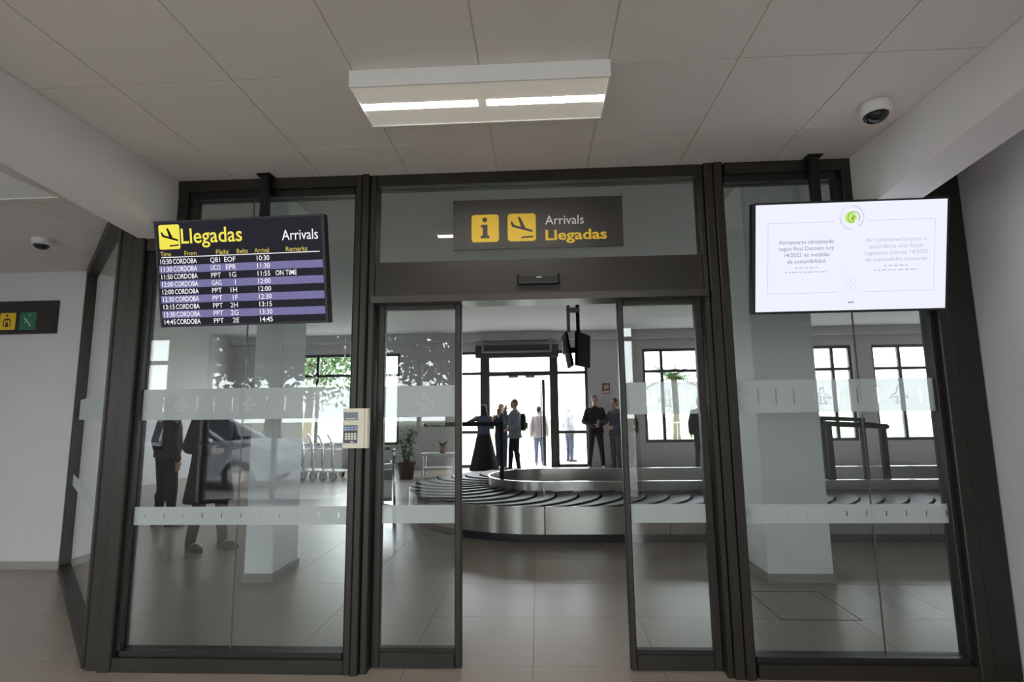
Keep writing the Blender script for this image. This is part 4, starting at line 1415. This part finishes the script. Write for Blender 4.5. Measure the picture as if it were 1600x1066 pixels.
def person(label, loc, rz, height=1.75, top=(0.1, 0.1, 0.1), legs=(0.05, 0.05, 0.07), shoes=(0.03, 0.025, 0.02), hair=(0.03, 0.02, 0.015), skin=(0.48, 0.30, 0.22),
           le=None, re=None, lw=None, rw=None, lf=(0.10, 0.0), rf=(-0.10, 0.0), lfa=0.12, rfa=-0.12, hem=0.90, loose=0.0, headyaw=0.0, headpitch=0.0,
           skirt=False, longhair=False, lhand=(0, -0.15, -1), rhand=(0, -0.15, -1), lean=0.0, voxel=0.013, glasses=False, collar=None, belly=0.0, shortsleeve=False, buttons=False):
    """faces local -Y; +X is the person's left"""
    t = thing('person', label, 'person', loc, rz, 'people')
    k = height / 1.75
    t.scale = (k, k, k)

    def L(p, z):        # forward lean above the hips
        return Vector((p[0], p[1] - lean * max(0, z - 0.95), z))
    shL, shR = L((0.185, 0.005), 1.415), L((-0.185, 0.005), 1.415)
    le = Vector(le) if le else L((0.235, 0.045), 1.13)
    re = Vector(re) if re else L((-0.235, 0.045), 1.13)
    lw = Vector(lw) if lw else L((0.245, -0.02), 0.89)
    rw = Vector(rw) if rw else L((-0.245, -0.02), 0.89)
    TR = [(0.80, 0, 0.145, 0.10), (0.92, 0.005, 0.172, 0.118), (1.05, -belly * 0.5, 0.150 + belly * 0.4, 0.108 + belly), (1.20, -belly * 0.2, 0.163, 0.118 + belly * 0.4), (1.34, 0.0, 0.178, 0.120), (1.42, 0.005, 0.165, 0.095), (1.475, 0.012, 0.095, 0.068), (1.50, 0.014, 0.062, 0.060)]

    def torso(mb, e, z0=0.0, z1=9):
        rs_ = []
        for z, y, rx, ry in TR:
            if z0 <= z <= z1:
                p = L((0, y), z)
                rs_.append((p.x, p.y, z, rx + e, ry + e))
        mb.rings(rs_, 20)

    def arm(mb, e, full=True):
        for sh, el_, wr in ((shL, le, lw), (shR, re, rw)):
            limb(mb, sh, el_, 0.056 + e, 0.043 + e)
            if full:
                limb(mb, el_, wr, 0.043 + e, 0.029 + e * 0.8)

    def leg(mb, e):
        for sx, ft in ((1, lf), (-1, rf)):
            hip = Vector((sx * 0.088, 0.0, 0.90))
            ank = Vector((ft[0], ft[1], 0.085))
            kn = hip.lerp(ank, 0.50) + Vector((0, -0.028, 0))
            limb(mb, hip, kn, 0.088 + e, 0.057 + e)
            limb(mb, kn, ank, 0.056 + e, 0.039 + e)
            mb.ell(kn.lerp(ank, 0.28) + Vector((0, 0.018, 0)), (0.050 + e, 0.05 + e, 0.10), 8, 12)
    hc = L((0, -0.018), 1.638)
    hrot = Euler((headpitch, 0, headyaw)).to_matrix()

    def HP(x, y, z):
        return hc + hrot @ Vector((x, y, z))
    # body: one continuous surface
    b_ = MB()
    torso(b_, 0.0)
    arm(b_, 0.0)
    leg(b_, 0.0)
    for sx, ft, fa in ((1, lf, lfa), (-1, rf, rfa)):
        dd = Vector((math.sin(fa), -math.cos(fa), 0))
        b_.ell(Vector((ft[0], ft[1], 0.05)) + dd * 0.06, (0.035, 0.11, 0.035), 8, 12, Euler((0, 0, fa)).to_matrix())
    b_.cyl(L((0, 0.012), 1.46), HP(0, 0.02, -0.06), 0.056, 0.052, 14)
    b_.ell(HP(0, 0.012, 0.025), (0.074, 0.092, 0.092), 12, 18, hrot)
    b_.ell(HP(0, -0.022, -0.045), (0.056, 0.066, 0.070), 10, 16, hrot)
    b_.ell(HP(0, -0.060, -0.095), (0.028, 0.022, 0.020), 8, 10, hrot)
    b_.cyl(HP(0, -0.082, 0.018), HP(0, -0.106, -0.022), 0.008, 0.013, 8)
    b_.ell(HP(0, -0.088, -0.058), (0.022, 0.009, 0.009), 6, 10, hrot)
    b_.ell(HP(0, -0.074, 0.032), (0.052, 0.016, 0.010), 6, 10, hrot)
    for sx in (-1, 1):
        b_.ell(HP(sx * 0.074, 0.012, -0.005), (0.012, 0.022, 0.032), 6, 10, hrot)
    hand(b_, lw, lhand, (-1, 0.2, 0.1), -1)
    hand(b_, rw, rhand, (1, 0.2, 0.1), 1)
    me = remeshed(b_, min(voxel, 0.009), 2, 0.5)
    key = '%.3f_%.3f_%.3f'
    mkobj('body', me, mat('skin_' + key % skin, skin, 0.55, noise=0.04), t, True)
    ey = mat('eye_dark', (0.02, 0.015, 0.012), 0.2)
    for sx in (-1, 1):
        MB().ell(HP(sx * 0.030, -0.083, 0.010), (0.011, 0.006, 0.006), 6, 8, hrot).build('eye', ey, t, True)
    MB().ell(HP(0, -0.096, -0.058), (0.020, 0.003, 0.0035), 6, 8, hrot).build('mouth', mat('lips', (0.30, 0.12, 0.10), 0.5), t, True)
    if glasses:
        g_ = MB()
        for sx in (-1, 1):
            c_ = (sx * 0.032, -0.098, 0.010)
            g_.tube([HP(c_[0] + 0.024 * math.cos(a), c_[1], c_[2] + 0.017 * math.sin(a)) for a in [i * math.pi / 6 for i in range(13)]], 0.0025, 5)
            g_.cyl(HP(sx * 0.056, -0.096, 0.014), HP(sx * 0.078, 0.01, 0.012), 0.0025, n=5)
        g_.cyl(HP(-0.01, -0.099, 0.012), HP(0.01, -0.099, 0.012), 0.0025, n=5)
        g_.build('glasses', BLACK, t)
    # hair
    h_ = MB()
    h_.ell(HP(0, 0.024, 0.046), (0.082, 0.090, 0.084), 12, 18, hrot)
    h_.ell(HP(0, 0.046, -0.005), (0.078, 0.066, 0.075), 10, 16, hrot)
    if longhair:
        h_.rings([(hc.x, hc.y + 0.075, 1.33, 0.085, 0.032), (hc.x, hc.y + 0.075, 1.45, 0.105, 0.045), (hc.x, hc.y + 0.055, 1.58, 0.095, 0.06), (hc.x, hc.y + 0.04, 1.68, 0.07, 0.06)], 16)
    mkobj('hair', remeshed(h_, voxel, 3, 0.6), mat('hair_' + key % hair, hair, 0.6, noise=0.3, nscale=40), t, True)
    # clothes
    e = 0.014 + loose
    c_ = MB()
    torso(c_, e, 0.90, 1.475)
    if hem < 0.9:
        p = L((0, 0), 0.95)
        fl_ = 0.03 + 0.10 * (0.9 - hem)
        c_.rings([(0, 0, hem, 0.172 + fl_ + loose, 0.125 + fl_ + loose), (0, 0, 0.9, 0.175 + e, 0.125 + e), (p.x, p.y, 1.0, 0.150 + e, 0.11 + e)], 22)
    c_.cyl(L((0, 0.012), 1.45), L((0, 0.008), 1.505), 0.082 + loose * 0.5, 0.066 + loose * 0.3, 16)
    for sh, el_, wr in ((shL, le, lw), (shR, re, rw)):
        limb(c_, sh + Vector((-0.018 * (1 if sh.x > 0 else -1), 0, -0.014)), el_, 0.050 + e * 0.8, 0.042 + e * 0.8)
        if not shortsleeve:
            limb(c_, el_, el_.lerp(wr, 0.96), 0.042 + e * 0.8, 0.035 + e * 0.6)
    tm = mat('cloth_' + key % top, top, 0.85, noise=0.12, nscale=14, bump=0.25, bscale=35)
    mkobj('jacket' if hem < 0.9 or loose > 0.01 else 'shirt', remeshed(c_, voxel, 3, 0.6), tm, t, True)
    if collar:
        k_ = MB()
        k_.rings([(L((0, 0.01), 1.485).x, L((0, 0.01), 1.485).y, 1.478, 0.088, 0.080), (0, L((0, 0.008), 1.53).y, 1.535, 0.074, 0.068)], 18, False)
        k_.build('collar', mat('cloth_' + key % collar, collar, 0.8), t, True)
    lm = mat('cloth_' + key % legs, legs, 0.85, noise=0.10, nscale=14, bump=0.2, bscale=35)
    if skirt:
        s_ = MB()
        nn = 30
        prev = None
        v = []
        for z, rx, ry in ((1.06, 0.152, 0.112), (0.95, 0.185, 0.135), (0.70, 0.24, 0.19), (0.40, 0.31, 0.26), (0.10, 0.38, 0.32), (0.03, 0.39, 0.33)):
            for j in range(nn):
                a = 2 * math.pi * j / nn
                fold = 1 + 0.055 * math.sin(a * 7) * max(0, (1.0 - z))
                v.append((rx * fold * math.cos(a), ry * fold * math.sin(a), z))
        f = [(i * nn + j, i * nn + (j + 1) % nn, (i + 1) * nn + (j + 1) % nn, (i + 1) * nn + j) for i in range(5) for j in range(nn)]
        s_.add(v, f)
        s_.build('skirt', lm, t, True)
    else:
        c_ = MB()
        leg(c_, 0.012)
        torso(c_, 0.008, 0.80, 1.05)
        mkobj('trousers', remeshed(c_, voxel, 3, 0.6), lm, t, True)
    sm = mat('shoe_' + key % shoes, shoes, 0.45, noise=0.1)
    for sx, ft, fa in ((1, lf, lfa), (-1, rf, rfa)):
        R_ = Euler((0, 0, fa)).to_matrix()
        a = Vector((ft[0], ft[1], 0))
        s_ = MB()
        s_.ell(a + R_ @ Vector((0, 0.015, 0.055)), (0.040, 0.052, 0.055), 8, 12, R_)
        s_.ell(a + R_ @ Vector((0, -0.075, 0.042)), (0.044, 0.10, 0.042), 8, 14, R_)
        s_.ell(a + R_ @ Vector((0, -0.14, 0.032)), (0.043, 0.062, 0.031), 8, 14, R_)
        P = []
        for i in range(20):
            an = 2 * math.pi * i / 20
            q = R_ @ Vector(((0.046 - 0.006 * (math.sin(an) > 0.3)) * math.cos(an), -0.065 + 0.142 * math.sin(an), 0))
            P.append((a.x + q.x, a.y + q.y))
        s_.prism(P, 0.0, 0.022, 'z')
        mkobj('shoe', remeshed(s_, 0.009, 2, 0.6), sm, t, True)
    return t


NAVY, DENIM, CHAR = (0.020, 0.025, 0.045), (0.045, 0.055, 0.095), (0.022, 0.022, 0.025)
# two people close behind the left bay
person('man in grey brown jacket and dark jeans, far left behind the left glass bay', (-5.10, 3.92, 0), math.radians(150), 1.76, (0.040, 0.033, 0.031), (0.016, 0.018, 0.030), (0.02, 0.02, 0.025), belly=0.03, loose=0.015, lf=(0.12, 0.02), rf=(-0.10, -0.05), voxel=0.012)
person('man in long dark coat and brown shoes stepping right behind the left glass bay', (-3.70, 2.70, 0), math.radians(75), 1.78, (0.026, 0.022, 0.018), (0.030, 0.025, 0.019), (0.045, 0.033, 0.022),
       hem=0.52, loose=0.035, belly=0.02, lf=(0.10, -0.12), rf=(-0.09, 0.13), le=(0.25, -0.05, 1.14), lw=(0.20, -0.30, 1.16), lhand=(-0.1, -1, 0.1), re=(-0.25, 0.03, 1.13), rw=(-0.22, -0.20, 1.08), rhand=(0.1, -1, 0), voxel=0.012)
# group at the far exit
person('woman with long dark hair, blue top and full length black skirt near the exit', (-1.35, 10.25, 0), math.radians(195), 1.66, (0.07, 0.085, 0.16), (0.010, 0.010, 0.012), hair=(0.018, 0.012, 0.012), skirt=True, longhair=True,
       le=(0.40, -0.04, 1.29), lw=(0.24, -0.22, 1.34), lhand=(-1, -0.4, 0.3), re=(-0.25, -0.05, 1.15), rw=(-0.14, -0.24, 1.16), rhand=(0.6, -0.7, 0.1))
person('man in navy shirt and jeans raising a phone, behind the black skirt', (-0.93, 10.62, 0), math.radians(20), 1.68, (0.035, 0.04, 0.065), DENIM, hair=(0.02, 0.015, 0.012), re=(-0.30, -0.10, 1.20), rw=(-0.16, -0.26, 1.38), rhand=(0.3, -0.2, 1), le=(0.28, 0.0, 1.14), lw=(0.18, -0.20, 1.05), lhand=(-0.5, -0.8, 0.1), headyaw=-0.3)
person('man in grey blue shirt and black trousers with hand at his mouth', (-0.56, 10.30, 0), math.radians(-70), 1.79, (0.17, 0.20, 0.24), (0.014, 0.014, 0.02), hair=(0.10, 0.09, 0.085), hem=0.80, loose=0.02, belly=0.03,
       re=(-0.27, -0.16, 1.20), rw=(-0.10, -0.22, 1.47), rhand=(0.3, 0.1, 1), le=(0.26, -0.02, 1.14), lw=(0.22, -0.20, 1.02), lhand=(0, -1, -0.2), lf=(0.11, 0.06), rf=(-0.10, -0.10))
person('man in white hooded jacket and pale jeans standing outside the exit door', (0.06, 11.75, 0), math.radians(185), 1.62, (0.36, 0.32, 0.31), (0.14, 0.15, 0.24), (0.25, 0.22, 0.22), hair=(0.025, 0.02, 0.02), hem=0.82, loose=0.02)
person('person in white top and grey trousers outside the window beside the exit', (0.95, 12.6, 0), math.radians(120), 1.66, (0.32, 0.32, 0.33), (0.05, 0.06, 0.09), hair=(0.55, 0.53, 0.50), hem=0.86, loose=0.015)
person('man in black jacket with folded hands facing the doors by the white pier', (1.50, 10.55, 0), math.radians(8), 1.86, CHAR, NAVY, hair=(0.02, 0.015, 0.014), hem=0.86, loose=0.02, glasses=True,
       le=(0.26, 0.02, 1.14), lw=(0.07, -0.18, 1.05), lhand=(-1, -0.2, -0.1), re=(-0.26, 0.02, 1.14), rw=(-0.06, -0.17, 1.03), rhand=(1, -0.2, 0), lf=(0.17, 0.0), rf=(-0.17, 0.0))
person('man in grey sweater and grey trousers turned towards the man in black', (2.00, 10.35, 0), math.radians(-55), 1.78, (0.085, 0.09, 0.12), (0.10, 0.10, 0.125), hair=(0.05, 0.035, 0.03), hem=0.84, loose=0.01,
       re=(-0.27, -0.10, 1.16), rw=(-0.20, -0.34, 1.18), rhand=(0.2, -1, 0.1), le=(0.26, 0.0, 1.13), lw=(0.16, -0.2, 1.03), lhand=(-0.6, -0.7, 0))
person('person in brown top half hidden behind the man in the grey sweater', (2.34, 10.72, 0), math.radians(-20), 1.80, (0.07, 0.045, 0.045), (0.06, 0.05, 0.06), hair=(0.02, 0.015, 0.012))
person('man in navy jacket seen from behind near the windows right of the doors', (4.15, 10.45, 0), math.radians(160), 1.76, (0.030, 0.036, 0.060), (0.045, 0.052, 0.075), hair=(0.03, 0.025, 0.02), hem=0.84, loose=0.02, lf=(0.13, -0.04), rf=(-0.12, 0.06))
bp = thing('backpack', 'dark backpack worn by the man in the grey blue shirt', 'backpack', (-0.36, 10.37, 1.0), math.radians(-70))
MB().rings([(0, 0, 0.0, 0.13, 0.07), (0, 0, 0.06, 0.15, 0.09), (0, 0, 0.36, 0.14, 0.085), (0, 0, 0.44, 0.09, 0.05)], 16).build('bag', BLACK, bp, True)
MB().rings([(0, 0.085, 0.05, 0.10, 0.035), (0, 0.09, 0.20, 0.10, 0.035)], 14).build('pocket', mat('backpack_pocket', (0.03, 0.03, 0.035), 0.8), bp, True)
for sx in (-1, 1):
    MB().tube([(sx * 0.09, -0.06, 0.40), (sx * 0.10, -0.14, 0.47), (sx * 0.11, -0.28, 0.44)], 0.014, 6).build('strap', BLACK, bp, True)
ph = thing('phone', 'small phone held up by the man in the navy shirt', 'phone', (-0.975, 10.285, 1.41), math.radians(20))
B(-0.036, 0.036, -0.004, 0.004, 0, 0.15).build('phone_body', BLACK, ph)
B(-0.033, 0.033, -0.0045, -0.004, 0.006, 0.144).build('phone_case', mat('phone_case_red', (0.25, 0.06, 0.05), 0.5), ph)
